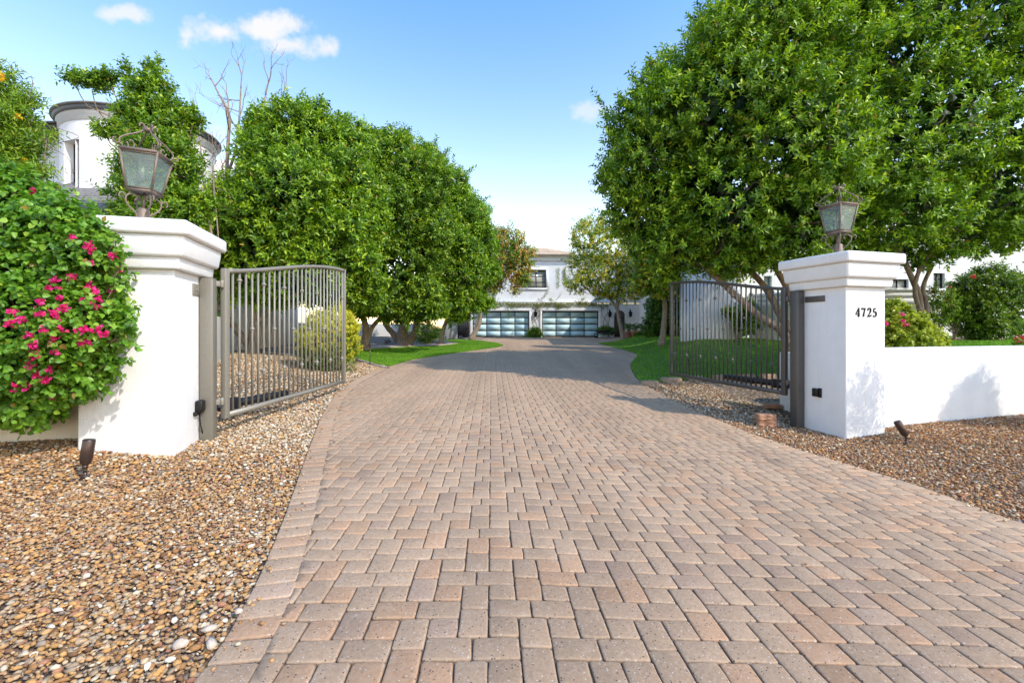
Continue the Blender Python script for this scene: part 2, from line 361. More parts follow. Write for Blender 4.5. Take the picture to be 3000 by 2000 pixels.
def pavers(m, cx, cy, hw, hd, ang, colr, clampx=True, round_=.012):
    n = len(cx); g = .0035
    hw = hw - g; hd = hd - g; c = .010
    # local outline, 12 verts ccw
    L = np.stack([
        np.stack([-hw+c, -hd], -1), np.stack([0*hw, -hd], -1), np.stack([hw-c, -hd], -1), np.stack([hw, -hd+c], -1), np.stack([hw, 0*hd], -1), np.stack([hw, hd-c], -1),
        np.stack([hw-c, hd], -1), np.stack([0*hw, hd], -1), np.stack([-hw+c, hd], -1), np.stack([-hw, hd-c], -1), np.stack([-hw, 0*hd], -1), np.stack([-hw, -hd+c], -1)], 1)
    L = L + rng.normal(0, .0016, L.shape)
    ca = np.cos(ang)[:,None]; sa = np.sin(ang)[:,None]
    def world(s_, dz):
        l = L.copy()
        l = l * (1 - s_ / np.stack([np.broadcast_to(hw[:,None], l.shape[:2]), np.broadcast_to(hd[:,None], l.shape[:2])], -1))
        X = cx[:,None] + l[...,0]*ca - l[...,1]*sa; Y = cy[:,None] + l[...,0]*sa + l[...,1]*ca
        if clampx: X = np.clip(X, XL(Y) + BW, XR(Y) - BW)
        tx = rng_t[0][:,None]; ty = rng_t[1][:,None]
        Z = G(X, Y) + dz + hj[:,None] + l[...,0]*tx + l[...,1]*ty
        return np.stack([X, Y, Z], -1)
    rng_t = rng.normal(0, .008, (2, n)); hj = rng.normal(0, .0012, n)
    A = world(.012, .0); B = world(.004, -.0022); C_ = world(0.0, -.0065); D = world(0, -.02)
    V = np.concatenate([A, B, C_, D], 1).reshape(-1, 3)
    base = (np.arange(n) * 48)[:,None]
    top = base + np.arange(12)[None]
    q = []
    for ring in range(3):
        for i in range(12): q.append([ring*12+12+i, ring*12+12+(i+1) % 12, ring*12+(i+1) % 12, ring*12+i])
    q = np.array(q); Q = (base[:,:,None] + q[None]).reshape(-1, 4)
    edge_c = np.repeat(colr[:,None,:], 48, 1).copy(); edge_c[:,12:24] *= 1.10; edge_c[:,36:] *= .5
    m.add(V, [top, Q], edge_c.reshape(-1, 3))
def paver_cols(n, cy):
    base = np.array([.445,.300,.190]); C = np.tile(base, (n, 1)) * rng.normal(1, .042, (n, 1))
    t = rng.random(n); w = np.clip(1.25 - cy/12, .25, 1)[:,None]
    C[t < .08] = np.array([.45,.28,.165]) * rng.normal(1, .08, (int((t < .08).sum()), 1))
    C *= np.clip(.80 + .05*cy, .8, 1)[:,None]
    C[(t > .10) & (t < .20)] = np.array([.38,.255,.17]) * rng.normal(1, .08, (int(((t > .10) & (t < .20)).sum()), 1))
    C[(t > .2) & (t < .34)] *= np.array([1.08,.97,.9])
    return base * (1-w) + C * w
m = MB()
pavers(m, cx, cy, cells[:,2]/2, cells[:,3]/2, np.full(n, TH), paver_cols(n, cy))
# soldier course borders
for XF, sg in ((XL, 1), (XR, -1)):
    yy = np.arange(-4, 38.5, .02); P = np.c_[XF(yy), yy]; seg = np.linalg.norm(np.diff(P, axis=0), axis=1); s_ = np.r_[0, np.cumsum(seg)]
    d = np.arange(.1, s_[-1], .158); px_ = np.interp(d, s_, P[:,0]); py_ = np.interp(d, s_, P[:,1])
    tx = np.interp(d + .08, s_, P[:,0]) - np.interp(d - .08, s_, P[:,0]); ty = np.interp(d + .08, s_, P[:,1]) - np.interp(d - .08, s_, P[:,1]); an = np.arctan2(ty, tx)
    nxn = np.sin(an) * sg; nyn = -np.cos(an) * sg
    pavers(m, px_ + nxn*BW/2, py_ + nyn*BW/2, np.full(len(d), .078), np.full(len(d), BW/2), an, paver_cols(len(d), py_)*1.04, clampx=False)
m.build('driveway', M['paver'], kind='structure')
# ------------------------------------------------------------------ loose stones
ICO = None
bm = bmesh.new(); bmesh.ops.create_icosphere(bm, subdivisions=1, radius=1); ICOV = np.array([v.co for v in bm.verts]); ICOF = np.array([[v.index for v in f.verts] for f in bm.faces]); bm.free()
def stones(m, x, y, size, colr, zfn, sink=.3):
    n = len(x); V = ICOV[None] * (1 + rng.normal(0, .16, (n, 12, 1)))
    sc = np.stack([rng.uniform(.75, 1.25, n), rng.uniform(.5, .9, n), rng.uniform(.3, .6, n)], -1) * (size/2)[:,None]
    V = V * sc[:,None,:]
    a = rng.uniform(0, 6.28, n); t = rng.normal(0, .35, n); ca, sa, c2, s2 = np.cos(a), np.sin(a), np.cos(t), np.sin(t)
    y1 = V[...,1]*c2[:,None] - V[...,2]*s2[:,None]; z1 = V[...,1]*s2[:,None] + V[...,2]*c2[:,None]
    X = V[...,0]*ca[:,None] - y1*sa[:,None] + x[:,None]; Y = V[...,0]*sa[:,None] + y1*ca[:,None] + y[:,None]
    Z = z1 + (zfn(x, y) - .04 + sc[:,2]*(1-sink) + rng.uniform(0, .016, n))[:,None]
    m.add(np.stack([X, Y, Z], -1).reshape(-1, 3), [(np.arange(n)[:,None,None]*12 + ICOF[None]).reshape(-1, 3)], np.repeat(colr, 12, 0))
PAL = np.array([[.62,.54,.43],[.52,.39,.26],[.46,.28,.14],[.34,.18,.08],[.22,.12,.07],[.56,.32,.13],[.42,.32,.23],[.72,.66,.58],[.40,.20,.13],[.30,.24,.20]])
def pal(n, w):
    w = np.array(w, float); w /= w.sum(); return PAL[rng.choice(len(PAL), n, p=w)] * rng.normal(1, .12, (n, 1)) * np.array([1.06, .99, .86])
BROWN = [.6,2.6,3.4,2.4,.9,3.0,1.6,.3,1.2,.5]; WHITE = [4,3.4,1.5,.7,.3,1.4,1,2,.3,.5]; DARK = [.8,1,1.5,2,2.2,1,1.5,.6,1.5,2.5]; GREYW = [2,1.6,1,1,1.2,.6,2,1.5,.6,2.4]
def strew(x0, x1, y0, y1, sp, smin, smax, test, zfn, cfun, m):
    a, b = np.meshgrid(np.arange(x0, x1, sp), np.arange(y0, y1, sp)); x = a.ravel() + rng.uniform(-.5, .5, a.size)*sp; y = b.ravel() + rng.uniform(-.5, .5, a.size)*sp
    k = test(x, y); x = x[k]; y = y[k]; size = smin + (smax - smin) * rng.random(len(x))**2.2
    stones(m, x, y, size, cfun(x, y), zfn)
def c_left(x, y):
    n = len(x); w = np.clip(sm(y, 4.6, 6.6) + .22*sm(x - XL(y), -.8, -.1), 0, 1) ; c = np.where((rng.random(n) < w)[:,None], pal(n, WHITE), pal(n, BROWN)); return c
def c_right(x, y):
    n = len(x); w = sm(y, 7.2, 9.0) * (1 - sm(x, 5.5, 7)); return np.where((rng.random(n) < w)[:,None], pal(n, GREYW), pal(n, DARK) * np.array([1.05,.95,.85]))
m = MB()
L_in = lambda x, y: (x < XL(y) - .01) & (x > -1.16*y - .4) & ~inpoly(x, y, left_lawn)
strew(-7, -1, 1.6, 4.2, .0225, .020, .052, L_in, G, c_left, m)
strew(-8.5, -1, 4.2, 8, .032, .026, .06, L_in, G, c_left, m)
strew(-13, -2, 8, 16, .055, .04, .08, lambda x, y: L_in(x, y) & (x > -.75*y), G, c_left, m)
ysn = rng.uniform(1.8, 11, 130); xsn = XL(ysn) + .02 + rng.exponential(.09, 130); stones(m, xsn, ysn, rng.uniform(.015, .034, 130), pal(130, BROWN), lambda a, b: G(a, b) + .036)
tagp(m.build('gravel', M['stone']), 'brown and cream decorative gravel left of the driveway', 'gravel', kind='stuff')
m = MB()
R_in = lambda x, y: (x > XR(y) + .01) & (x < 1.16*y + .3) & ~inpoly(x, y, right_lawn) & ~((x > 5.5) & (y > 7.9 + (x-6.3)*.277))
strew(2, 13, 3.4, 9, .034, .026, .055, R_in, G, c_right, m)
strew(2, 9, 9, 15, .05, .04, .07, lambda x, y: R_in(x, y), G, c_right, m)
ysn = rng.uniform(4, 13, 130); xsn = XR(ysn) - .02 - rng.exponential(.09, 130); stones(m, xsn, ysn, rng.uniform(.015, .034, 130), pal(130, DARK), lambda a, b: G(a, b) + .036)
tagp(m.build('gravel', M['stone']), 'dark brown and grey decorative gravel right of the driveway', 'gravel', kind='stuff')
# the few larger pale stones at the driveway's lower left edge
for px, py, s_ in ((617,1840,.085), (620,1888,.08), (528,1885,.07), (700,1790,.06)):
    x, y = Gp(px, py); m = MB(); stones(m, np.array([x]), np.array([y]), np.array([s_]), np.array([[.6,.48,.38]]), lambda a, b: G(a, b) + .02)
    tagp(m.build('gravel_rock', M['stone']), 'larger pale pink stone lying at the lower left edge of the driveway', 'stone', 'larger stones at the driveway edge')
# ------------------------------------------------------------------ pillars, gates, lanterns
AN = R(15.5); EX = np.array([math.cos(AN), math.sin(AN), 0]); EY = np.array([-math.sin(AN), math.cos(AN), 0]); EZ = np.array([0, 0, 1.])
def pil(name, corner, w, d, zb, side, label, cap_name='cap'):
    """corner = front corner nearest the driveway; side +1 when the pillar extends along +EX"""
    c = np.array([*corner, 0]) + EX * (w/2*side) + EY * d/2
    t = thing(name, label, 'gate pillar', (c[0], c[1], zb))
    def layer(name, z0, z1, o, b, bot=0):
        bm = bmesh.new(); bmesh.ops.create_cube(bm, size=1)
        for v in bm.verts:
            oo = o - (bot if v.co.z < 0 else 0)
            v.co = Vector((v.co.x*(w+2*oo), v.co.y*(d+2*oo), (z0+z1)/2 + v.co.z*(z1-z0)))
        bmesh.ops.bevel(bm, geom=list(bm.edges), offset=b, segments=4, affect='EDGES', profile=.5)
        bm.verts.index_update(); V = np.array([v.co for v in bm.verts]); fs = [[v.index for v in f.verts] for f in bm.faces]; bm.free()
        W_ = c + V[:,0:1]*EX + V[:,1:2]*EY + V[:,2:3]*EZ
        m = MB(); m.add(W_, group_faces(fs)); m.build(name, M['white'], t)
    layer('shaft', zb - .35, 2.19, 0, .02)
    layer(cap_name, 2.188, 2.325, .08, .022, .012); layer(cap_name, 2.322, 2.57, .155, .04, .03); layer(cap_name, 2.567, 2.74, .2, .035)
    return t, c
A = (-3.93, 5.3); B = (5.43, 7.4)
PL, cL = pil('gate_pillar', A, .93, .95, .05, -1, 'white stucco gate pillar on the left, beside the bougainvillea')
PR, cR = pil('gate_pillar', B, .86, .95, -.25, 1, 'white stucco gate pillar on the right bearing the number 4725')
def onp(corner, u, v, z):   # point at u along EX and v along EY from a pillar corner
    return np.array([corner[0], corner[1], 0]) + EX*u + EY*v + EZ*z
# brackets and sensors fixed to the pillar sides
def bracket(parent, corner, sgn, v0, v1, z0, z1):
    m = MB(); p = onp(corner, sgn*.008, (v0+v1)/2, (z0+z1)/2); bevel_box(m, p, (.014, v1-v0, z1-z0), AN, .006)
    for q in (.35, .65): 
        pp = onp(corner, sgn*.02, v0+(v1-v0)*q, (z0+z1)/2); bevel_box(m, pp, (.018, .02, .02), AN, .004)
    m.build('bracket_plate', M['gate'] if sgn > 0 else M['gateshade'], parent)
bracket(PL, A, 1, .50, .70, 1.93, 2.08); bracket(PR, B, -1, .36, .74, 1.965, 2.07)
m = MB(); bevel_box(m, onp(A, .05, .62, .50), (.09, .12, .15), AN, .02); bevel_box(m, onp(A, .02, .6, .41), (.04, .16, .05), AN, .006)
tube(m, [onp(A, .04, .62, .40), onp(A, .045, .64, .25), onp(A, .05, .7, .12), onp(A, .05, .78, .04)], .007, 6)
m.build('gate_sensor', M['dark'], PL)
m = MB(); bevel_box(m, onp(B, -.03, .52, .40), (.05, .1, .14), AN, .01); bevel_box(m, onp(B, -.012, .45, .40), (.02, .06, .16), AN, .004); m.build('gate_sensor', M['dark'], PR)
# house number, four raised numerals
DIG = {'4': [([(.60,1),(.02,.30)], [.06,.05]), ([(.0,.29),(.84,.29)], [.07,.07]), ([(.62,1),(.62,.0)], [.17,.17]), ([(.44,.02),(.82,.02)], [.05,.05])],
 '7': [([(.04,.93),(.72,.93)], [.14,.14]), ([(.03,1.0),(.03,.80)], [.06,.04]), ([(.72,.97),(.55,.62),(.40,.30),(.36,.0)], [.05,.09,.16,.18])],
 '2': [([(.10,.72),(.08,.86),(.20,.97),(.38,1.0),(.56,.94),(.66,.78),(.60,.58),(.40,.36),(.16,.16),(.06,.05)], [.14,.12,.08,.07,.11,.17,.15,.08,.06,.06]), ([(.04,.06),(.40,.09),(.70,.06)], [.10,.15,.10]), ([(.70,.05),(.75,.24)], [.06,.04])],
 '5': [([(.16,.95),(.42,.93),(.68,.97)], [.10,.13,.08]), ([(.17,.97),(.13,.52)], [.05,.05]), ([(.13,.52),(.30,.60),(.50,.58),(.64,.45),(.67,.28),(.58,.10),(.38,.0),(.18,.03),(.08,.14)], [.05,.06,.10,.16,.17,.14,.07,.10,.13])]}
def numeral(ch, u0, zb, h):
    m = MB()
    for pts, ws in DIG[ch]:
        P = np.array(pts, float); 
        if len(P) > 3: Q = spline(np.c_[P, ws], 28); P, ws_ = Q[:, :2], Q[:, 2]
        else: ws_ = np.array(ws, float)
        T = np.gradient(P, axis=0); T /= np.linalg.norm(T, axis=1)[:,None]; N = np.c_[-T[:,1], T[:,0]] * ws_[:,None] / 2
        a = P + N; b = P - N; k = len(P); V = []
        for dd in (-.001, .016):
            for pp in (a, b):
                for x, z in pp: V.append(onp(B, u0 + x*h*.72, -dd, zb + z*h))
        q = []
        for i in range(k-1):
            q += [(2*k+i, 2*k+i+1, 3*k+i+1, 3*k+i), (i, i+1, 2*k+i+1, 2*k+i), (k+i, 3*k+i, 3*k+i+1, k+i+1)]
        q += [(0, 2*k, 3*k, k), (k-1, 2*k-1, 4*k-1, 3*k-1)]
        m.add(np.array(V), [np.array(q)])
    o = m.build('numeral', M['dark'], PR); o['label'] = 'raised dark numeral %s on the right gate pillar' % ch
for ch, u0 in zip('4725', (.20, .33, .455, .575)): numeral(ch, u0, 1.70, .145)
# gate posts
def gpost(corner, sgn, v, zb, mat, label):
    p = onp(corner, sgn*.088, v, 0); t = thing('gate_post', label, 'gate post', (p[0], p[1], zb))
    m = MB(); bevel_box(m, (p[0], p[1], (zb-.3+2.17)/2), (.165, .165, 2.17-zb+.3), AN, .018); m.build('post', mat, t, smooth=False)
    m = MB(); bevel_box(m, (p[0], p[1], 2.173), (.15, .15, .012), AN, .004); m.build('post_cap', mat, t)
    return t, p
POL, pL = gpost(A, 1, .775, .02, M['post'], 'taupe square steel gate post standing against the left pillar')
POR, pR = gpost(B, -1, .83, -.25, M['gateshade'], 'shaded dark square steel gate post standing against the right pillar')
def gate(h, e, zb, zt0, zt1, mat, label, post):
    h = np.array(h); e = np.array(e); Lg = np.linalg.norm(e-h); d = (e-h)/Lg; ang = math.atan2(d[1], d[0])
    t = thing('metal_gate', label, 'gate', (h[0], h[1], zb)); D3 = np.array([d[0], d[1], 0]); O = np.array([h[0], h[1], 0])
    top = lambda s: zt0 + (zt1-zt0) * math.sin(min(1, max(0, s/Lg))*math.pi/2)**1.3
    pt = lambda s, z: O + D3*s + EZ*z
    def rectube(m, P, hw, hh):  # rectangular section swept in the gate's plane
        P = np.array(P); T = np.gradient(P, axis=0); T /= np.linalg.norm(T, axis=1)[:,None]; Nn = np.array([-d[1], d[0], 0]); V = []
        for p_, t_ in zip(P, T):
            u = np.cross(Nn, t_); V += [p_ - Nn*hw - u*hh, p_ + Nn*hw - u*hh, p_ + Nn*hw + u*hh, p_ - Nn*hw + u*hh]
        k = len(P); q = [(i*4+j, i*4+(j+1) % 4, i*4+4+(j+1) % 4, i*4+4+j) for i in range(k-1) for j in range(4)] + [(3,2,1,0), (4*k-4, 4*k-3, 4*k-2, 4*k-1)]
        m.add(np.array(V), [np.array(q)])
    m = MB(); bevel_box(m, pt(.045, (zb+zt0)/2), (.09, .075, zt0-zb), ang, .006); m.build('hinge_stile', mat, t)
    m = MB(); bevel_box(m, pt(Lg-.03, (zb+zt1)/2), (.06, .06, zt1-zb), ang, .006); m.build('end_stile', mat, t)
    m = MB(); rectube(m, [pt(s, top(s)-.03) for s in np.linspace(.092, Lg-.062, 36)], .026, .03); m.build('top_rail', mat, t, smooth=False)
    m = MB(); rectube(m, [pt(s, zb+.04) for s in np.linspace(.092, Lg-.062, 4)], .026, .035); m.build('bottom_rail', mat, t)
    nb = 26
    for i in range(nb):
        s = .09 + (Lg-.15) * (i+.75)/(nb+.4); b = MB(); p0 = pt(s, zb+.074); p1 = pt(s, top(s)-.058)
        tube(b, [p0, p1], .0165, 8); bar = b.build('bar', mat, t, smooth=True)
        zs = [] if i % 2 == 0 else ([2.2, .84] if i % 4 == 1 else [1.5])
        for z in zs:
            c_ = MB(); lathe(c_, pt(s, z), [(.014,-.052),(.021,-.046),(.021,-.034),(.016,-.030),(.027,-.018),(.037,-.004),(.037,.004),(.027,.018),(.016,.030),(.021,.034),(.021,.046),(.014,.052)], 12)
            c_.build('collar', mat, bar, smooth=True)
    # hinges: plate on the post, barrel between
    for z in (zb+.10+.14, zt0-.22):
        m = MB(); pp = np.array([post[0], post[1], 0]); a_ = O + EZ*z; mid = (pp + a_)/2; dd = a_ - pp; an_ = math.atan2(dd[1], dd[0]); ln = math.hypot(dd[0], dd[1])
        bevel_box(m, (mid[0]+pp[2], mid[1], z), (max(.05, ln-.09), .05, .075), an_, .006)
        lathe(m, a_ + np.array([0,0,-.05]) - D3*.022, [(.022,0),(.026,.01),(.026,.09),(.022,.1)], 12); m.build('hinge', mat, t)
    return t, d
# hinge points a hand's breadth off the posts
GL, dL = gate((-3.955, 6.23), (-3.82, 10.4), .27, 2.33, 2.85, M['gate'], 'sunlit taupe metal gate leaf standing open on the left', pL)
GR, dR = gate((5.02, 8.33), (4.2, 12.05), .28, 2.265, 2.72, M['gateshade'], 'shaded dark metal gate leaf standing open on the right', pR)
def opener(p0, p1, label):
    p0 = np.array(p0); p1 = np.array(p1); t = thing('gate_opener', label, 'gate opener', tuple(p0)); d = (p1-p0)/np.linalg.norm(p1-p0); L = np.linalg.norm(p1-p0)
    m = MB(); tube(m, [p0+d*.28, p0+d*.30, p0+d*(L*.98), p1], [.05, .065, .065, .05], 16); m.build('arm_tube', M['black'], t, smooth=False)
    m = MB(); bevel_box(m, p0+d*.16+np.array([0,0,.0]), (.34, .14, .18), math.atan2(d[1], d[0]), .03); m.build('motor_housing', M['black'], t)
    for q in (.35, .5, .62, .74):
        m = MB(); tube(m, [p0+d*L*q, p0+d*(L*q+.012)], .069, 16); m.build('ring', M['black'], t)
    return t, d
opL, _ = opener((-4.33, 6.75, .36), (-3.98, 8.05, .36), 'black tubular gate opener arm low behind the left gate leaf')
opR, _ = opener((5.42, 8.95, .40), (4.83, 10.35, .42), 'black tubular gate opener arm low behind the right gate leaf')
def oplabel(par, c, ang, w, h):
    m = MB(); box(m, c, (w, .004, h), ang); o = m.build('label_plate', M['label'], par)
    dvec = np.array([math.sin(ang), -math.cos(ang), 0])
    m = MB(); box(m, np.array(c)+dvec*.004+EZ*h*.4, (w*.96, .003, h*.08), ang); box(m, np.array(c)+dvec*.004-EZ*h*.4, (w*.96, .003, h*.08), ang)
    for k_, (x_, ww, hh) in enumerate(((-.34,.05,.5), (-.27,.08,.1), (-.15,.04,.34), (-.05,.04,.5), (.0,.08,.08), (.12,.04,.42), (.2,.10,.08), (.33,.05,.4))):
        q_ = np.array(c)+dvec*.004+np.array([math.cos(ang), math.sin(ang), 0])*w*x_ - EZ*h*(.25-hh/2); box(m, q_, (w*ww, .003, h*hh), ang)
    m.build('lettering', M['labelw'], o)
oplabel(opL, (-4.24, 6.65, .38), R(-5), .12, .06)
oplabel(opR, (5.27, 8.9, .42), R(-75), .2, .05)
# ---- lanterns
def lantern(c, zb, tilt, label):
    t = thing('post_lantern', label, 'lantern', (c[0], c[1], zb))
    Rt = Matrix.Rotation(tilt, 3, 'Y')
    def X(u, v, z):
        p = Rt @ Vector((u, v, z)); return np.array([c[0], c[1], zb]) + EX*p.x + EY*p.y + EZ*p.z
    def XA(P): return np.array([X(*p) for p in P])
    m = MB(); n = 16; V = []; prof = [(.11,0),(.115,.02),(.075,.035),(.068,.06),(.066,.22),(.05,.245)]
    for r, z in prof: V += [X(r*math.cos(a), r*math.sin(a), z) for a in np.arange(n)*2*math.pi/n]
    k = len(prof); m.add(np.array(V), [np.array([(i*n+j, i*n+(j+1) % n, (i+1)*n+(j+1) % n, (i+1)*n+j) for i in range(k-1) for j in range(n)]), np.array([[(k-1)*n+j for j in range(n)]])])
    tube(m, XA([(0,0,.24),(0,0,.44)]), [.018,.010], 8); m.build('base', M['bronze'], t, smooth=False)
    zt, zl, ht, hb = .905, .44, .195, .128
    # frame: four corner bars, top and bottom rims, floor plate
    m = MB(); cs = [(-1,-1),(1,-1),(1,1),(-1,1)]
    for i, (a, b) in enumerate(cs):
        tube(m, XA([(a*hb, b*hb, zl), (a*ht, b*ht, zt)]), .017, 4)
        a2, b2 = cs[(i+1) % 4]
        tube(m, XA([(a*ht, b*ht, zt), (a2*ht, b2*ht, zt)]), .022, 4); tube(m, XA([(a*hb, b*hb, zl), (a2*hb, b2*hb, zl)]), .020, 4)
        g = .022; 
        for f_ in (.06, .94):
            h_ = hb + (ht-hb)*f_; z_ = zl + (zt-zl)*f_; tube(m, XA([(a*h_, b*h_, z_), (a2*h_, b2*h_, z_)]), .010, 4)
    m.build('frame', M['bronze'], t)
    m = MB(); m.add(XA([(-.175,-.175,zt+.01),(.175,-.175,zt+.01),(.175,.175,zt+.01),(-.175,.175,zt+.01),(-.11,-.11,zt+.045),(.11,-.11,zt+.045),(.11,.11,zt+.045),(-.11,.11,zt+.045)]), [np.array([(0,1,5,4),(1,2,6,5),(2,3,7,6),(3,0,4,7),(4,5,6,7)])]); m.build('roof_plate', M['bronze'], t)
    m = MB(); m.add(XA([(-.11,-.11,zl+.01),(.11,-.11,zl+.01),(.11,.11,zl+.01),(-.11,.11,zl+.01)]), [np.array([(0,1,2,3)])]); m.build('floor_plate', M['bronze'], t)
    for i, (a, b) in enumerate(cs):
        a2, b2 = cs[(i+1) % 4]; f0, f1 = .03, .97; h0 = hb+(ht-hb)*f0 - .004; h1 = hb+(ht-hb)*f1 - .004; z0 = zl+(zt-zl)*f0; z1 = zl+(zt-zl)*f1
        m = MB(); m.add(XA([(a*h0, b*h0, z0), (a2*h0, b2*h0, z0), (a2*h1, b2*h1, z1), (a*h1, b*h1, z1)]), [np.array([(0,1,2,3)])]); m.build('glass_pane', M['pane'], t)
    # candle cluster
    for a in (0, 2.1, 4.2):
        x, y = .07*math.cos(a+.5), .07*math.sin(a+.5)
        m = MB(); tube(m, XA(spline([(0,0,.50),(x*.6,y*.6,.485),(x,y,.52),(x,y,.56)], 9)), .007, 6); tube(m, XA([(x,y,.555),(x,y,.66)]), .017, 10); cd = m.build('candle', M['wax'], t)
        m = MB(); tube(m, XA([(x,y,.655),(x,y,.68),(x,y,.71),(x,y,.745)]), [.010,.019,.016,.003], 10); m.build('bulb', M['bulb'], cd, smooth=True)
    m = MB(); tube(m, XA([(0,0,.44),(0,0,.56)]), .012, 8); tube(m, XA([(0,0,.48),(0,0,.5)]), [.05,.03], 10); m.build('candle_stem', M['wax'], t)
    # scrolls: crown and base, four arms each on the diagonals
    for (a, b) in cs:
        def D(r, z): return (a*r*.62, b*r*.62, z - .02)
        m = MB()
        cr = [D(.235,1.015),D(.215,.965),D(.26,.945),D(.315,.985),D(.31,1.04),D(.235,1.10),D(.13,1.16),D(.06,1.215),D(.045,1.26),D(.07,1.295),D(.105,1.28),D(.10,1.25)]
        tube(m, XA(spline(cr, 44)), .010, 6)
        tube(m, XA(spline([D(.30,1.0),D(.345,.965),D(.385,.985),D(.38,1.02),D(.355,1.015)], 16)), [.009]*17 if False else .008, 6)
        tube(m, XA(spline([D(.26,.947),D(.185,.955),D(.15,1.0),D(.18,1.05),D(.215,1.03)], 16)), .008, 6)
        m.build('crown_scroll', M['bronze'], t, smooth=True)
        m = MB()
        br = [D(.11,.345),D(.085,.37),D(.10,.405),D(.155,.41),D(.205,.37),D(.20,.30),D(.15,.24),D(.085,.19),D(.07,.12),D(.095,.075),D(.135,.07),D(.15,.10)]
        tube(m, XA(spline(br, 44)), .011, 6)
        tube(m, XA(spline([D(.20,.36),D(.235,.40),D(.275,.395),D(.285,.355),D(.265,.34)], 16)), .009, 6)
        m.build('base_scroll', M['bronze'], t, smooth=True)
    m = MB(); V = XA([(-.045,-.045,1.195),(.045,-.045,1.195),(.045,.045,1.195),(-.045,.045,1.195),(-.045,-.045,1.235),(.045,-.045,1.235),(.045,.045,1.235),(-.045,.045,1.235)]); m.add(V, [np.array(BOXF)]); m.build('crown_ring', M['bronze'], t)
lantern(cL - EX*.06, 2.74, R(3), 'brown iron lantern with scrolls and glass panes on the left gate pillar')
lantern(cR, 2.74, 0, 'brown iron lantern with scrolls and glass panes on the right pillar above the number 4725')
# ---- low walls beside the pillars
def wallbox(name, p0, p1, th, z0, z1, mat, label, cat='garden wall', b=.02):
    p0 = np.array(p0); p1 = np.array(p1); d = p1-p0; L = np.linalg.norm(d); an = math.atan2(d[1], d[0]); n = np.array([-d[1], d[0]])/L; c = (p0+p1)/2 + n*th/2
    m = MB(); bevel_box(m, (c[0], c[1], (z0+z1)/2), (L, th, z1-z0), an, b); o = m.build(name, mat, None, smooth=False); return tagp(o, label, cat)
q0 = onp(B, .865, .28, 0)[:2]; q1 = onp(B, 14, .28, 0)[:2]
wallbox('garden_wall', q0, q1, .2, -.6, 1.165, M['white'], 'low white stucco retaining wall running right from the numbered pillar')
wallbox('garden_wall', onp(B, .80, .955, 0)[:2], onp(B, 1.18, 2.3, 0)[:2], .12, -.6, 1.0, M['white'], 'short white return wall hidden behind the right pillar')
w0 = onp(A, -4.5, .55, 0)[:2]; w1 = onp(A, -.935, .55, 0)[:2]
wallbox('garden_wall', w0, w1, .2, -.3, 1.55, M['cream'], 'cream stucco garden wall behind the bougainvillea left of the pillar')
# ---- spotlights
def spotlight(p, aim, label, h=.3):
    z = float(G(*p)); t = thing('landscape_spotlight', label, 'spotlight', (p[0], p[1], z-.02)); O = np.array([p[0], p[1], z])
    m = MB(); tube(m, [O+(0,0,-.15), O+(0,0,.0), O+(0,0,.03)], [.006,.016,.018], 10); tube(m, [O+(0,0,-.012), O+(0,0,.0)], .04, 12); tube(m, [O+(0,0,.03), O+(0,0,.075)], .016, 10); tube(m, [O+(0,0,.07), O+(0,0,.10)], .024, 12); m.build('stake', M['spot'], t)
    a = np.array(aim, float); a /= np.linalg.norm(a); b0 = O + EZ*.095
    m = MB(); tube(m, [b0, b0+a*.02, b0+a*.06, b0+a*.065, b0+a*.24, b0+a*.25], [.02,.042,.048,.051,.051,.047], 20, cap=True); m.build('lamp_head', M['spot'], t, smooth=False)
    m = MB(); tube(m, [b0+a*.245, b0+a*.2535], .043, 20); m.build('lens', M['black'], t)
spotlight(Gp(249,1392), (.06,.12,1), 'brown bullet spotlight upright in the gravel before the left pillar')
spotlight(Gp(2655,1296), (-.38,.12,.75), 'dark bullet spotlight leaning back in the gravel before the low white wall')
def pathlight(p, h, fn, label):
    z = float(fn(*p)); t = thing('path_light', label, 'path light', (p[0], p[1], z)); O = np.array([p[0], p[1], z])
    m = MB(); tube(m, [O-(0,0,.1), O+(0,0,h)], .014, 8); m.build('stem', M['spot'], t)
    m = MB(); lathe(m, O+(0,0,h-.03), [(.02,0),(.03,.02),(.075,.03),(.07,.045),(.02,.075),(.005,.08)], 14); m.build('hat', M['spot'], t)
pathlight(Gp(1084,1068), .62, G, 'slim bronze path light at the gravel edge of the left lawn')
pathlight(Gp(2018,1106), .52, HL, 'short bronze path light seen through the open right gate')
pathlight(Gp(1306,1000), .28, G, 'small low path light by the gravel bed behind the left lawn')
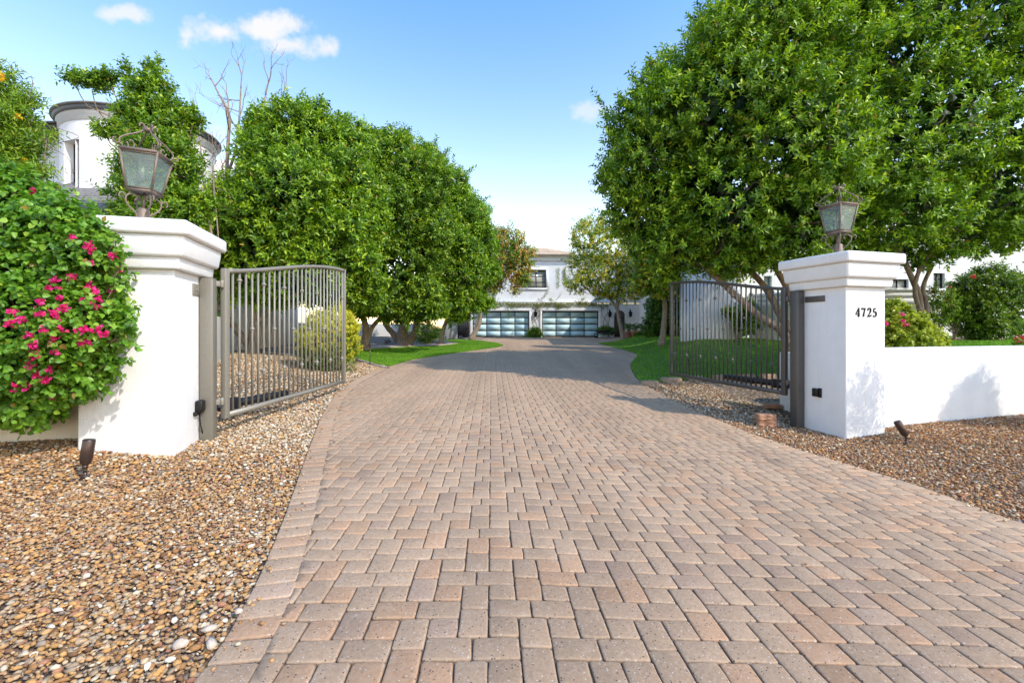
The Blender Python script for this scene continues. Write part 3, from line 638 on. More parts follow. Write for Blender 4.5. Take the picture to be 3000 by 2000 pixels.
# ---- rough retaining blocks beside the right gate
def rblock(px, py, dz, size, ang, label, seed, dark=False):
    x, y = Gp(px, py); z = float(G(x, y)) - .02 + dz; r2 = np.random.default_rng(seed)
    bm = bmesh.new(); bmesh.ops.create_cube(bm, size=1)
    for v in bm.verts:
        v.co = Vector((v.co.x*size[0]*(1 - (.12 if v.co.y > 0 else 0)), v.co.y*size[1], v.co.z*size[2]))
    bmesh.ops.bevel(bm, geom=list(bm.edges), offset=.008, segments=1, affect='EDGES')
    bmesh.ops.subdivide_edges(bm, edges=[e for e in bm.edges if e.calc_length() > .04], cuts=7, use_grid_fill=True)
    for v in bm.verts:
        f = max(0, min(1, (-v.co.y/size[1]*2 - .75)*4)); v.co.y -= f * (r2.random()*.026 + .012*math.sin(v.co.x*40)); v.co += Vector(r2.normal(0, .0015, 3))
    rot = Matrix.Rotation(ang, 3, 'Z'); bm.verts.index_update()
    V = np.array([rot @ v.co + Vector((x, y, z + size[2]/2)) for v in bm.verts]); fs = [[v.index for v in f.verts] for f in bm.faces]; bm.free()
    m = MB(); m.add(V, group_faces(fs)); tagp(m.build('landscape_block', M['block']), label, 'block')
rblock(2243, 1243, 0, (.31, .2, .105), R(-12), 'lower smooth terracotta landscape block under a rougher one', 1)
rblock(2240, 1243, .107, (.315, .2, .11), R(-4), 'rough split-face terracotta block stacked on top of another', 2)
rblock(2262, 1192, 0, (.34, .2, .09), R(-14), 'shaded brown landscape block lying alone behind the stacked pair', 3)
# ---- edging stones along the front of the right lawn
ef = [(1905,1126,.5),(1965,1116,.62),(2040,1111,.6),(2115,1108,.55),(2185,1106,.5),(2250,1105,.5)]
for i, (px, py, w) in enumerate(ef):
    x, y = Gp(px, py); m = MB(); r2 = np.random.default_rng(i+20)
    th = np.arange(9)/9*2*math.pi; rr = 1 + r2.normal(0, .12, 9); P = np.c_[np.cos(th)*rr*w/2, np.sin(th)*rr*.14]; z = float(G(x, y)) - .06
    V = np.r_[np.c_[P*1.03 + (x, y), np.full(9, z)], np.c_[P + (x, y), np.full(9, z+.14)], np.c_[P*.85 + (x, y), np.full(9, z+.165)]]
    q = [(r_*9+j, r_*9+(j+1) % 9, r_*9+9+(j+1) % 9, r_*9+9+j) for r_ in range(2) for j in range(9)]
    m.add(V, [np.array(q), np.array([[18+j for j in range(9)]])]); tagp(m.build('edging_stone', M['flag']), 'flat tan edging stone along the front of the right lawn', 'stone', 'edging stones in front of the right lawn')
# ------------------------------------------------------------------ buildings
def wall_holes(m, x0, x1, z0, z1, y, holes, depth, xf=lambda x, y: (x, y)):
    """flat wall facing -y (before xf) with rectangular holes (a,b,c,d) and reveals of the given depth"""
    xs = sorted({x0, x1, *[v for h in holes for v in h[:2]]}); zs = sorted({z0, z1, *[v for h in holes for v in h[2:]]})
    def P(x, yy, z): a, b = xf(x, yy); return (a, b, z)
    V = []; q = []
    def quad(*p):
        k = len(V); V.extend(p); q.append((k, k+1, k+2, k+3))
    for i in range(len(xs)-1):
        for j in range(len(zs)-1):
            cx_, cz_ = (xs[i]+xs[i+1])/2, (zs[j]+zs[j+1])/2
            if any(a < cx_ < b and c < cz_ < d for a, b, c, d in holes): continue
            quad(P(xs[i], y, zs[j]), P(xs[i+1], y, zs[j]), P(xs[i+1], y, zs[j+1]), P(xs[i], y, zs[j+1]))
    for a, b, c, d in holes:
        quad(P(a,y,c), P(a,y+depth,c), P(a,y+depth,d), P(a,y,d)); quad(P(b,y,c), P(b,y,d), P(b,y+depth,d), P(b,y+depth,c))
        quad(P(a,y,d), P(a,y+depth,d), P(b,y+depth,d), P(b,y,d)); quad(P(a,y,c), P(b,y,c), P(b,y+depth,c), P(a,y+depth,c))
    m.add(np.array(V), [np.array(q)])
def window(parent, x0, x1, z0, z1, y, xf=lambda x, y: (x, y), nx=2, nz=2, fw=.06, fmat='dark', splits=None):
    def bx(m, a, b, c, d, y0, y1):
        V = []
        for z in (c, d):
            for (x, yy) in ((a, y0), (b, y0), (b, y1), (a, y1)): u, v = xf(x, yy); V.append((u, v, z))
        m.add(np.array(V), [np.array(BOXF)])
    m = MB(); bx(m, x0, x1, z0, z0+fw, y-.05, y); bx(m, x0, x1, z1-fw, z1, y-.05, y); bx(m, x0, x0+fw, z0+fw, z1-fw, y-.05, y); bx(m, x1-fw, x1, z0+fw, z1-fw, y-.05, y)
    for i in range(1, nx):
        c = x0 + (x1-x0)*i/nx; bx(m, c-.02, c+.02, z0+fw, z1-fw, y-.04, y)
    for j in range(1, nz):
        c = z0 + (z1-z0)*j/nz; bx(m, x0+fw, x1-fw, c-.018, c+.018, y-.035, y-.005)
    w = m.build('window', M[fmat], parent)
    m = MB(); bx(m, x0+.01, x1-.01, z0+.01, z1-.01, y+.004, y+.02); m.build('pane', M['wpane'], w); return w
def mirror_roof(name, parent, pts_low, ridge, mat): pass
Yg = 38.5; k_ = Yg / F
def gx_(px): return (px-1500)*k_
def gz_(py): return EYE + (HY-py)*k_
gz0 = .80
H = thing('house', 'white two storey house with two glazed garage doors at the end of the driveway', 'house', (gx_(1568), Yg, gz0))
d1 = (gx_(1384), gx_(1550), gz0-.1, gz_(911)); d2 = (gx_(1588), gx_(1754), gz0-.1, gz_(911))
m = MB()
wall_holes(m, gx_(1362), 13.5, gz0-.3, gz_(889), Yg, [d1, d2, (gx_(1799), gx_(1831), gz0-.1, gz_(925))], .35)
# ledge above the ground storey and upper wall set a little back
box(m, ((gx_(1362)+13.5)/2, Yg-.05+.2, gz_(887)+.05), (13.5-gx_(1362)+.12, .5, .14))
m.build('wall', M['white'], H)
m = MB(); wins = [(gx_(1515), gx_(1600), gz_(843), gz_(790)), (gx_(1446), gx_(1471), gz_(842), gz_(808)), (gx_(1408), gx_(1448), gz_(866), gz_(850))]
wall_holes(m, gx_(1330), 13.5, gz_(886), gz_(744), Yg+.22, wins, .16)
for a, b, c, d in wins[:1]:   # raised plaster surrounds
    for (u0, u1, v0, v1) in ((a-.16, b+.16, d, d+.13), (a-.16, b+.16, c-.16, c), (a-.16, a, c, d), (b, b+.16, c, d)): box(m, ((u0+u1)/2, Yg+.18, (v0+v1)/2), (u1-u0, .1, v1-v0))
box(m, ((gx_(1330)+13.5)/2, Yg+.16, gz_(762)), (13.5-gx_(1330), .14, .06)); box(m, ((gx_(1330)+13.5)/2, Yg+.12, gz_(747)), (13.5-gx_(1330), .22, .14))
m.build('upper_wall', M['white'], H)
m = MB()   # arched head of the left window and side faces of the block
box(m, (gx_(1330)+.02, Yg+4.4, (gz_(744)+gz0)/2), (.04, 8.2, gz_(744)-gz0)); m.build('side_wall', M['white'], H)
window(H, *wins[0][:2], *wins[0][2:], Yg+.36, nx=3, nz=3, fw=.07); window(H, *wins[1][:2], *wins[1][2:], Yg+.36, nx=1, nz=1); window(H, *wins[2][:2], *wins[2][2:], Yg+.36, nx=1, nz=1)
# garage door surrounds and doors
for a, b, c, d in (d1, d2):
    m = MB()
    for (u0, u1, v0, v1) in ((a-.20, a-.003, c, d+.003), (b+.003, b+.20, c, d+.003), (a-.20, b+.20, d+.003, d+.24)): bevel_box(m, ((u0+u1)/2, Yg-.03, (v0+v1)/2), (u1-u0, .14, v1-v0), 0, .04)
    m.build('door_surround', M['white'], H, smooth=False)
    m = MB(); nx, nz = 4, 4; z0 = gz0; fw = .075; yd = Yg+.22
    for i in range(nx+1):
        x = a + (b-a)*i/nx; box(m, (min(max(x, a+fw/2), b-fw/2), yd, (z0+d)/2), (fw if i in (0, nx) else .055, .04, d-z0))
    for j in range(nz+1):
        z = z0 + (d-z0)*j/nz; box(m, ((a+b)/2, yd-.003, min(max(z, z0+.05), d-.05)), (b-a, .04, .07 if 0 < j < nz else .1))
    door = m.build('garage_door', M['dark'], H)
    for i in range(nx):
        for j in range(nz):
            u0 = a + (b-a)*i/nx; u1 = a + (b-a)*(i+1)/nx; v0 = z0 + (d-z0)*j/nz; v1 = z0 + (d-z0)*(j+1)/nz
            m = MB(); box(m, ((u0+u1)/2, yd, (v0+v1)/2), (u1-u0-.045, .022, v1-v0-.055)); m.build('pane', M['gpane'], door)
# arched gate door
m = MB(); a, b = gx_(1799), gx_(1831); zt = gz_(925); cx_ = (a+b)/2; r_ = (b-a)/2; 
th = np.linspace(0, math.pi, 15)
tube(m, [(cx_-r_-.06, Yg-.02, gz0)] + [(cx_-math.cos(t)*(r_+.06), Yg-.02, zt+math.sin(t)*(r_+.06)) for t in th] + [(cx_+r_+.06, Yg-.02, gz0)], .07, 8); m.build('arch_surround', M['white'], H)
m = MB(); V = [(cx_, Yg-.012, zt)] + [(cx_-math.cos(t)*r_, Yg-.012, zt+math.sin(t)*r_) for t in th]; m.add(np.array(V), [np.array([(0, i, i+1) for i in range(1, 15)])]); box(m, (cx_, Yg+.2, (gz0+zt)/2), (b-a, .04, zt-gz0)); arch = m.build('arched_door', M['wood'], H)
m = MB()
for i in range(7):
    x = a + .07 + (b-a-.14)*i/6; hh = math.sqrt(max(0, r_**2-(x-cx_)**2)); tube(m, [(x, Yg-.03, gz0), (x, Yg-.03, zt+hh)], .014, 5)
m.build('door_bars', M['gateshade'], arch)
# hip roof
m = MB(); e = .1; xl, xr_ = gx_(1330)-e, gx_(1685); zl_, zr = gz_(743), gz_(727)+.55
V = [(xl, Yg-e+.2, zl_), (xr_, Yg-e+.2, zl_), (xr_, Yg+9, zl_), (xl, Yg+9, zl_), (xl+3.4, Yg+4.5, zl_+1.25), (xr_-2.2, Yg+4.5, zl_+1.25)]
m.add(np.array(V), [np.array([(0,1,5,4),(2,3,4,5)]), np.array([(1,2,5),(3,0,4)])]); box(m, ((xl+xr_)/2, Yg+4.3, zl_-.07), (xr_-xl-.06, 9.2, .14)); 
for i in range(9):   # tile courses
    f = i/9; y_ = Yg-e+.2 + 4.4*f; z_ = zl_+1.22*f; box(m, ((xl+3.4*f+xr_-2.2*f)/2, y_, z_+.06), (xr_-2.2*f-xl-3.4*f, .5, .06), tilt=Matrix.Rotation(R(8), 3, 'X'))
m.build('roof', M['roof'], H)
# security camera / floodlight, wall lanterns
def wall_lamp(parent, x, z, y=None):
    y = (Yg if y is None else y); m = MB(); lathe(m, (x, y-.16, z-.25), [(.03,0),(.10,.03),(.15,.36),(.17,.37),(.05,.50),(.02,.56)], 6); tube(m, spline([(x, y, z+.35), (x, y-.12, z+.42), (x, y-.16, z+.30)], 8), .015, 6); box(m, (x, y-.01, z+.25), (.1, .03, .3)); m.build('wall_lamp', M['dark'], parent)
for px in (1569, 1786, 1846): wall_lamp(H, gx_(px), gz_(920))
for px, py in ((1646, 760), (1817, 876)):
    m = MB(); bevel_box(m, (gx_(px), Yg+(.05 if py < 800 else -.1), gz_(py)), (.16, .2, .1), .3, .02); m.build('security_camera', M['sack'], H)
# right wing: projects towards the viewer, its tall teal windows in shade
RW = thing('house_wing', 'white house wing with tall teal framed windows right of the garage', 'house', (11.5, 33, .8)); 
m = MB(); X0 = 10.75; Yf = 31.2; Zt = 7.9
xf = lambda x, y: (X0 + y, x)     # local wall: runs along +y, recess goes +x
wn = [(35.9, 36.5, 1.3, 3.9), (34.2, 34.9, 1.3, 3.9), (32.6, 33.3, 1.3, 3.9)]
wall_holes(m, Yf, 38.45, 0, Zt, 0, wn, .15, xf=xf); wall_holes(m, X0, 30, 0, Zt, Yf, [], .1); box(m, (20, Yf-.05, 4.2), (18.4, .12, .16)); m.build('wall', M['white'], RW)
for a, b, c, d in wn: window(RW, a, b, c, d, .14, xf=xf, nx=1, nz=4, fmat='teal')
m = MB(); V = [(X0-.4, Yf-.4, Zt), (31, Yf-.4, Zt), (31, 43, Zt), (X0-.4, 43, Zt), (X0+4, 37, Zt+1.9), (27, 37, Zt+1.9)]
m.add(np.array(V), [np.array([(0,1,5,4),(2,3,4,5),(0,3,2,1)]), np.array([(1,2,5),(3,0,4)])]); m.build('roof', M['roof'], RW)
# round tower and house on the right
def cyl_wall(m, c, r, z0, z1, a0=0, a1=2*math.pi, n=48, th=.25):
    t = np.linspace(a0, a1, n); P = np.c_[np.cos(t), np.sin(t)]; k = n
    V = np.r_[np.c_[P*r+c, np.full(k, z0)], np.c_[P*r+c, np.full(k, z1)], np.c_[P*(r-th)+c, np.full(k, z1)], np.c_[P*(r-th)+c, np.full(k, z0)]]
    q = [(s_*k+i, s_*k+i+1, (s_+1)*k+i+1, (s_+1)*k+i) for s_ in range(3) for i in range(k-1)]; m.add(V, [np.array(q)])
RH = thing('villa', 'white villa with a round bay behind the low curved wall on the right', 'house', (16, 22.5, 1))
m = MB(); cyl_wall(m, np.array([9.1, 20.9]), 1.3, .3, 5.6); box(m, (9.1, 20.9, 5.6), (2.0, 2.0, .1)); m.build('round_bay', M['white'], RH, smooth=False)
Yv = 22.6; vz = lambda py: EYE + (HY-py)/F*Yv; vx = lambda px: (px-1500)/F*Yv
wv = [(vx(2735), vx(2768), vz(850), vz(800)), (vx(2608), vx(2662), vz(850), vz(818)), (vx(2238), vx(2262), vz(848), vz(808))]
m = MB(); wall_holes(m, 9.6, 40, .3, 8.2, Yv, wv, .2); box(m, (24.8, Yv-.05, 8.15), (30.4, .3, .2))
m.build('wall', M['white'], RH)
window(RH, *wv[0], Yv+.18, nx=2, nz=3); window(RH, *wv[1], Yv+.18, nx=2, nz=1); window(RH, *wv[2], Yv+.18, nx=1, nz=3, fmat='teal')
m = MB(); V = [(9.2, Yv-.5, 8.25), (40.5, Yv-.5, 8.25), (40.5, 31, 8.25), (9.2, 31, 8.25), (14, 27, 10), (36, 27, 10)]
m.add(np.array(V), [np.array([(0,1,5,4),(2,3,4,5),(0,3,2,1)]), np.array([(1,2,5),(3,0,4)])]); m.build('roof', M['roof'], RH)
# low curved wall with three grooves
GW = thing('garden_wall', 'low curved grey-white garden wall with three grooves behind the rose bushes', 'garden wall', (14, 17, 1.0))
P = spline([(*W(2195,900,20.2)[:2],), (*W(2330,900,18.6)[:2],), (*W(2480,900,17.5)[:2],), (*W(2640,900,17.0)[:2],), (*W(2760,900,17.3)[:2],), (*W(2850,900,18.4)[:2],), (*W(2880,900,20.5)[:2],)] if False else [(*W(2195,900,20.2)[:2], 0), (*W(2330,900,18.6)[:2], 0), (*W(2480,900,17.5)[:2], 0), (*W(2640,900,17.0)[:2], 0), (*W(2760,900,17.3)[:2], 0), (*W(2850,900,18.4)[:2], 0), (*W(2880,900,20.5)[:2], 0)], 60)[:, :2]
T = np.gradient(P, axis=0); T /= np.linalg.norm(T, axis=1)[:,None]; N = np.c_[T[:,1], -T[:,0]]
prof = [(0,.4),(0,2.45),(.03,2.47),(.03,2.62),(.0,2.64),(.0,2.68),(.05,2.70),(.05,2.83),(.02,2.85),(.02,2.89),(.09,2.91),(.09,3.02),(-.25,3.02),(-.25,.4)]
V = np.concatenate([np.c_[P + N*a, np.full(len(P), z)] for a, z in prof]); k = len(P); q = [(j*k+i, j*k+i+1, (j+1)*k+i+1, (j+1)*k+i) for j in range(len(prof)-1) for i in range(k-1)]
m = MB(); m.add(V, [np.array(q)]); m.build('wall_body', M['white'], GW)
ribbon_strip('garden_edging', [(*W(2735,990,15.2)[:2],), (*W(2830,990,15.4)[:2],), (*W(2930,990,15.9)[:2],)] , .3, .09, HL, M['flag'])
# left tower house
LH = thing('tower_house', 'white house with a round turret and dark grey eaves behind the left lantern', 'house', (-12.64, 15.6, .5))
tc = np.array([-12.64, 15.6]); tr = 2.05; ze = 8.0
m = MB()
# turret wall with a recessed slit window (angular hole)
n = 96; th = np.arange(n+1)/n*2*math.pi; wa0, wa1 = R(188), R(203); zw0, zw1 = 5.55, 7.15
def ring(r, z, t=th): return np.c_[tc[0]+r*np.cos(t), tc[1]+r*np.sin(t), np.full(len(t), z)]
V = np.r_[ring(tr, .2), ring(tr, zw0), ring(tr, zw1), ring(tr, ze)]; k = n+1; q = []
mid = (th[:-1]+th[1:])/2
vdir = math.atan2(-tc[1], -tc[0]); W0, W1 = vdir - R(66), vdir - R(48)
def inw(a): a = (a + math.pi) % (2*math.pi) - math.pi; return W0 < a < W1
for j in range(3):
    for i in range(n):
        if j == 1 and inw(mid[i]): continue
        q.append((j*k+i, j*k+i+1, (j+1)*k+i+1, (j+1)*k+i))
ta = [t for t in th if inw(t - 1e-6) or inw(t + 1e-6)]; t0, t1 = min(ta, key=lambda a: (a+math.pi) % (2*math.pi)), max(ta, key=lambda a: (a+math.pi) % (2*math.pi))
m.add(V, [np.array(q)])
tt = np.linspace(t0, t1, 8); rI = tr - .28
for (A_, B_) in ((ring(tr, zw0, tt), ring(rI, zw0, tt)), (ring(rI, zw1, tt), ring(tr, zw1, tt))):
    kk = len(tt); m.add(np.r_[A_, B_], [np.array([(i, i+1, kk+i+1, kk+i) for i in range(kk-1)])])
for t_ in (t0, t1): m.add(np.r_[ring(tr, zw0, np.array([t_])), ring(rI, zw0, np.array([t_])), ring(rI, zw1, np.array([t_])), ring(tr, zw1, np.array([t_]))], [np.array([(0,1,2,3)])])
m.build('turret', M['white'], LH, smooth=False)
m = MB(); kk = len(tt); m.add(np.r_[ring(rI+.01, zw0, tt), ring(rI+.01, zw1, tt)], [np.array([(i, i+1, kk+i+1, kk+i) for i in range(kk-1)])]); wdw = m.build('window', M['wpane'], LH)
m = MB()
for t_ in (tt[0], tt[-1]): tube(m, np.r_[ring(rI+.03, zw0, np.array([t_])), ring(rI+.03, zw1, np.array([t_]))], .035, 4)
for z_ in (zw0+.03, (zw0+zw1)/2, zw1-.03): tube(m, ring(rI+.03, z_, tt), .028, 4)
m.build('frame', M['dark'], wdw)
m = MB(); tt2 = np.linspace(t0-.06, t1+.06, 10); V = np.r_[ring(tr-.02, zw0-.30, tt2), ring(tr+.16, zw0-.14, tt2), ring(tr+.16, zw0-.05, tt2), ring(tr-.02, zw0-.003, tt2)]; kk = 10
m.add(V, [np.array([(j*kk+i, j*kk+i+1, (j+1)*kk+i+1, (j+1)*kk+i) for j in range(3) for i in range(kk-1)])]); m.build('sill', M['white'], LH)
def rev(m, prof, n=72):
    V = np.concatenate([ring(r, z, np.arange(n+1)/n*2*math.pi) for r, z in prof]); k = n+1
    m.add(V, [np.array([(j*k+i, j*k+i+1, (j+1)*k+i+1, (j+1)*k+i) for j in range(len(prof)-1) for i in range(n)])])
m = MB(); rev(m, [(tr, ze-.28), (tr+.04, ze-.24), (tr+.05, ze-.1), (tr+.09, ze-.06), (tr+.09, ze)]); m.build('moulding', M['grey_stucco'], LH, smooth=False)
m = MB(); rev(m, [(tr+.1, ze), (tr+.13, ze+.003), (tr+.17, ze+.13), (tr+.12, ze+.15)]); m.build('fascia', M['fascia'], LH)
m = MB(); rev(m, [(tr+.1, ze+.135), (tr+.22, ze+.135), (tr+.22, ze+.18), (.05, ze+.6)]); m.build('turret_roof', M['roofgrey'], LH)
# main block left of the turret and the lower tiled roof in front of it
m = MB(); box(m, (-19.3, 17.5, 4.0), (10.6, 5.4, 7.7)); box(m, (-13.4, 19.5, 4.0), (6, 5, 7.6)); box(m, (-14.5, 13.9, 2.45), (6.9, 1.9, 4.9)); m.build('wall', M['white'], LH)
m = MB(); box(m, (-19.3, 17.3, 7.88), (11.0, 6.2, .14)); m.build('gutter', M['fascia'], LH)
m = MB()
for i in range(7):
    f = i/7; y_ = 14.3 + 2.4*f; z_ = 7.98 + .85*f; box(m, (-19.4, y_, z_), (11.4-f, .46, .05), tilt=Matrix.Rotation(R(19), 3, 'X'))
m.add([(-25,14.2,7.95),(-13.7,14.2,7.95),(-14.4,17.6,9.1),(-24,17.6,9.1)], [np.array([(0,1,2,3)])])
m.build('roof', M['roofgrey'], LH)
m = MB(); xa, xb = -18.2, -10.8; y0_, z0_ = 12.7, 4.97
for i in range(9):
    f = i/9; box(m, ((xa+xb)/2, y0_+.12+1.15*f, z0_+.09+.93*f), (xb-xa-.5*f, .19, .05), tilt=Matrix.Rotation(R(36), 3, 'X'))
m.add([(xa,y0_,z0_+.02),(xb,y0_,z0_+.02),(xb-.6,y0_+1.35,z0_+1.05),(xa,y0_+1.35,z0_+1.05)], [np.array([(0,1,2,3)])]); m.build('lower_roof', M['roofgrey'], LH)
m = MB(); box(m, ((xa+xb)/2, y0_+.08, z0_-.10), (xb-xa, .16, .22)); m.build('lower_gutter', M['fascia'], LH)
# long garden wall behind the left row of trees
def polywall(name, pts, th, z0, z1, mat, label):
    P = np.array(pts, float); m = MB()
    for a, b in zip(P[:-1], P[1:]):
        d = b-a; L = np.linalg.norm(d); an = math.atan2(d[1], d[0]); c = (a+b)/2; bevel_box(m, (c[0], c[1], (z0+z1)/2), (L+.05, th, z1-z0), an, .03)
    return tagp(m.build(name, mat), label, 'garden wall')
polywall('garden_wall', [(-6.6, 9.4), (-11.4, 18.6), (-11.6, 25.5), (-9.4, 30.5), (-6.2, 34.0)], .2, 0, 1.85, M['grey_stucco'], 'long white garden wall behind the row of ficus trees on the left')  # grey colour stands in for tree shade on this white wall
# bin shelter and dark side gate left of the garage
U = thing('utility_cabinet', 'grey round-topped cabinet beside the dark recess left of the garage', 'cabinet', (*W(1322, 985, 35)[:2], .75))
m = MB(); c = W(1322, 985, 35); bevel_box(m, (c[0], c[1], 1.35), (.9, .8, 1.3), .2, .05); m.build('body', M['sack'], U)
m = MB(); bevel_box(m, (c[0], c[1], 2.04), (1.0, .9, .1), .2, .04); m.build('lid', M['grey_stucco'], U)
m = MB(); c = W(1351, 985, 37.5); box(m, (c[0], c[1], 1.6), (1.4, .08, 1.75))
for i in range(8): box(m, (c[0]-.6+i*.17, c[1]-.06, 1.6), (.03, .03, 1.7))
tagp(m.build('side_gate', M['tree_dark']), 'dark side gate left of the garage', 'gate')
# ------------------------------------------------------------------ plants
def nrm(a): return a / (np.linalg.norm(a, axis=-1, keepdims=True) + 1e-9)
DG = np.array([.022,.070,.006]); MG = np.array([.105,.22,.012]); LG = np.array([.30,.46,.02]); YG = np.array([.56,.66,.05])
def leaf_geo(m, P, D, U, L, Wd, C, heart=False):
    """one leaf each: base P, direction D, up U"""
    D = nrm(D); U = nrm(U - D * (U*D).sum(-1, keepdims=True)); S_ = np.cross(D, U); L = L[:,None]; Wd = Wd[:,None]; n = len(P)
    if heart:
        V = np.stack([P, P + D*L*.18 + S_*Wd*.5 + U*Wd*.16, P + D*L*.58 + S_*Wd*.42 + U*Wd*.14, P + D*L - U*L*.12, P + D*L*.58 - S_*Wd*.42 + U*Wd*.14, P + D*L*.18 - S_*Wd*.5 + U*Wd*.16], 1)
        f = np.array([(0,1,2,3),(0,3,4,5)]); k = 6
    else:
        V = np.stack([P, P + D*L*.45 + S_*Wd*.5 + U*Wd*.18, P + D*L - U*L*.10, P + D*L*.45 - S_*Wd*.5 + U*Wd*.18], 1); f = np.array([(0,1,2),(0,2,3)]); k = 4
    m.add(V.reshape(-1, 3), [(np.arange(n)[:,None,None]*k + f[None]).reshape(-1, f.shape[1])], np.repeat(C, k, 0))
def lobes_px(spec):
    """(px, py, depth, px radius, [squash]) measured sizes turned into ellipsoids standing at that depth"""
    out = []
    for s in spec:
        px, py, Y, r = s[:4]; q = s[4] if len(s) > 4 else 1.0; dq = s[5] if len(s) > 5 else 1.0
        x, y, z = W(px, py, Y); rr = r/F*Y; out.append((x, y, z, rr, rr*dq, rr*q))
    return np.array(out)
def crown(parent, lobes, ntw, per=12, LL=.10, LW=.042, TL=.30, cols=(DG, MG, LG, YG), up=.35, mat='leaf', name='crown', heart=False, core=True, shell=(.72, 1.04), spread=.5, seed=1, corecol=None, yellow=0, ycol=(.5,.38,.03), droop=0, keepback=.55, lump=.12, subl=0):
    r_ = np.random.default_rng(seed); lobes = np.array(lobes); n0 = len(lobes)
    if subl:   # knobbly outline: clumps of foliage budding from every main lobe
        ex = []
        for L in lobes:
            vv = nrm(r_.normal(size=(subl, 3))); f = r_.uniform(.20, .50, subl)
            ex.append(np.c_[L[:3] + vv*L[3:6]*r_.uniform(.72, 1.0, subl)[:,None], L[3:6]*f[:,None]])
        lobes = np.r_[lobes*np.array([1,1,1,.9,.9,.9]), *ex]
    C = lobes[:, :3]; Rr = lobes[:, 3:]
    area = Rr[:,0]*Rr[:,2] + Rr[:,0]*Rr[:,1]; area = area/area.sum(); P = []; O = []; tot = 0
    while tot < ntw:
        k = r_.choice(len(lobes), ntw, p=area); v = nrm(r_.normal(size=(ntw, 3)))
        ln = 1 + lump*np.sin(v[:,0]*5 + k*1.7)*np.sin(v[:,1]*6 + k)*np.sin(v[:,2]*5 + k*2.3)*2
        rad = (shell[0] + (shell[1]-shell[0]) * r_.random(ntw)**.6) * ln
        rad = np.where(r_.random(ntw) < .05, rad*r_.uniform(1.05, 1.22, ntw), rad); p = C[k] + v * Rr[k] * rad[:,None]
        inside = np.zeros(ntw, bool)
        for j in range(len(lobes)):
            d = (((p - C[j]) / Rr[j])**2).sum(-1); inside |= (d < .70**2) & (k != j)
        cam = nrm(-C[k]*np.array([1,1,0])); front = (v*cam).sum(-1) > -.25
        ok = ~inside & (front | (r_.random(ntw) < keepback)); P.append(p[ok]); O.append(v[ok]); tot += ok.sum()
    P = np.concatenate(P)[:ntw]; O = np.concatenate(O)[:ntw]
    Dm = nrm(O*.9 + np.array([0,0,up]) + r_.normal(0, spread*.6, (ntw, 3)))
    if subl:   # long shoots standing proud of the crown
        ns = 90; i0 = r_.choice(ntw, ns); dd = nrm(O[i0] + np.array([0,0,.6]) + r_.normal(0, .35, (ns, 3))); ex = [(P[i0] + dd*TL*.75*q_, O[i0], dd) for q_ in (.6, 1.2, 1.7)][:3]; P = np.r_[P, *[e[0] for e in ex[:2]], ex[2][0][::2]]; O = np.r_[O, *[e[1] for e in ex[:2]], ex[2][1][::2]]; Dm = np.r_[Dm, *[e[2] for e in ex[:2]], ex[2][2][::2]]; ntw = len(P)
    m = MB(); fq = 2.2/max(.3, float(np.median(Rr))); bright = np.clip(.62*r_.random(ntw) + .38*(.5+.5*np.sin(P[:,0]*fq+2*np.sin(P[:,2]*fq))*np.sin(P[:,1]*fq+P[:,2]*fq*.8)), 0, 1); j = np.arange(per)  # leaf tone: random, plus painted light and shade by clump
    # each twig carries leaves spirally
    a = nrm(np.cross(Dm, r_.normal(size=(ntw, 3)))); b = np.cross(Dm, a)
    ph = j*2.4; t = (j+.5)/per; tl = TL*r_.uniform(.6, 1.3, ntw)
    Pb = P[:,None] + Dm[:,None]*(t[None,:,None]-.5)*tl[:,None,None]
    side = a[:,None]*np.cos(ph)[None,:,None] + b[:,None]*np.sin(ph)[None,:,None]
    LDir = nrm(Dm[:,None]*.55 + side*.85 + r_.normal(0, .18, (ntw, per, 3)) - np.array([0,0,droop]))
    Un = nrm(np.array([0,0,1.])*.7 + O[:,None]*.7 + r_.normal(0, .45, (ntw, per, 3)))
    Ls = LL*r_.uniform(.7, 1.2, (ntw, per)); Ws = LW*r_.uniform(.8, 1.2, (ntw, per))
    cc = np.clip(bright[:,None]*.62 + t[None]*.30 + r_.normal(0, .13, (ntw, per)), 0, 1)[...,None]
    c = np.where(cc < .4, cols[0] + (cols[1]-cols[0])*(cc/.4), np.where(cc < .8, cols[1] + (cols[2]-cols[1])*((cc-.4)/.4), cols[2] + (cols[3]-cols[2])*((cc-.8)/.2)))
    od = r_.random((ntw, per)) < .012; c = np.where(od[...,None], np.array([.42,.30,.06])*r_.uniform(.5, 1.2, (ntw, per, 1)), c)
    if yellow > 0:
        yl = r_.random((ntw, per)) < yellow*(.3 + 1.4*(bright[:,None] > .5)); c = np.where(yl[...,None], np.array(ycol)*r_.uniform(.6, 1.2, (ntw, per, 1)), c)
    leaf_geo(m, Pb.reshape(-1, 3), LDir.reshape(-1, 3), Un.reshape(-1, 3), Ls.ravel(), Ws.ravel(), c.reshape(-1, 3), heart)
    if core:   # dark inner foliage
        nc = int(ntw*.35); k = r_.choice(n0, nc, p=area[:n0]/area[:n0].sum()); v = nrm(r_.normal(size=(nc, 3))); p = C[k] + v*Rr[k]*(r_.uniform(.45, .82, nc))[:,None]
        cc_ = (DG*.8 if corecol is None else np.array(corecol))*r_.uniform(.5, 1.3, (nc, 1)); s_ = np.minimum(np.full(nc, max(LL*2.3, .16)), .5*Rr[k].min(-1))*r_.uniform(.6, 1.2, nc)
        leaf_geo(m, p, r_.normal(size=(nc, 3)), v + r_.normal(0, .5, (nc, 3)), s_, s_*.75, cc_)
    return m.build(name, M[mat], parent)
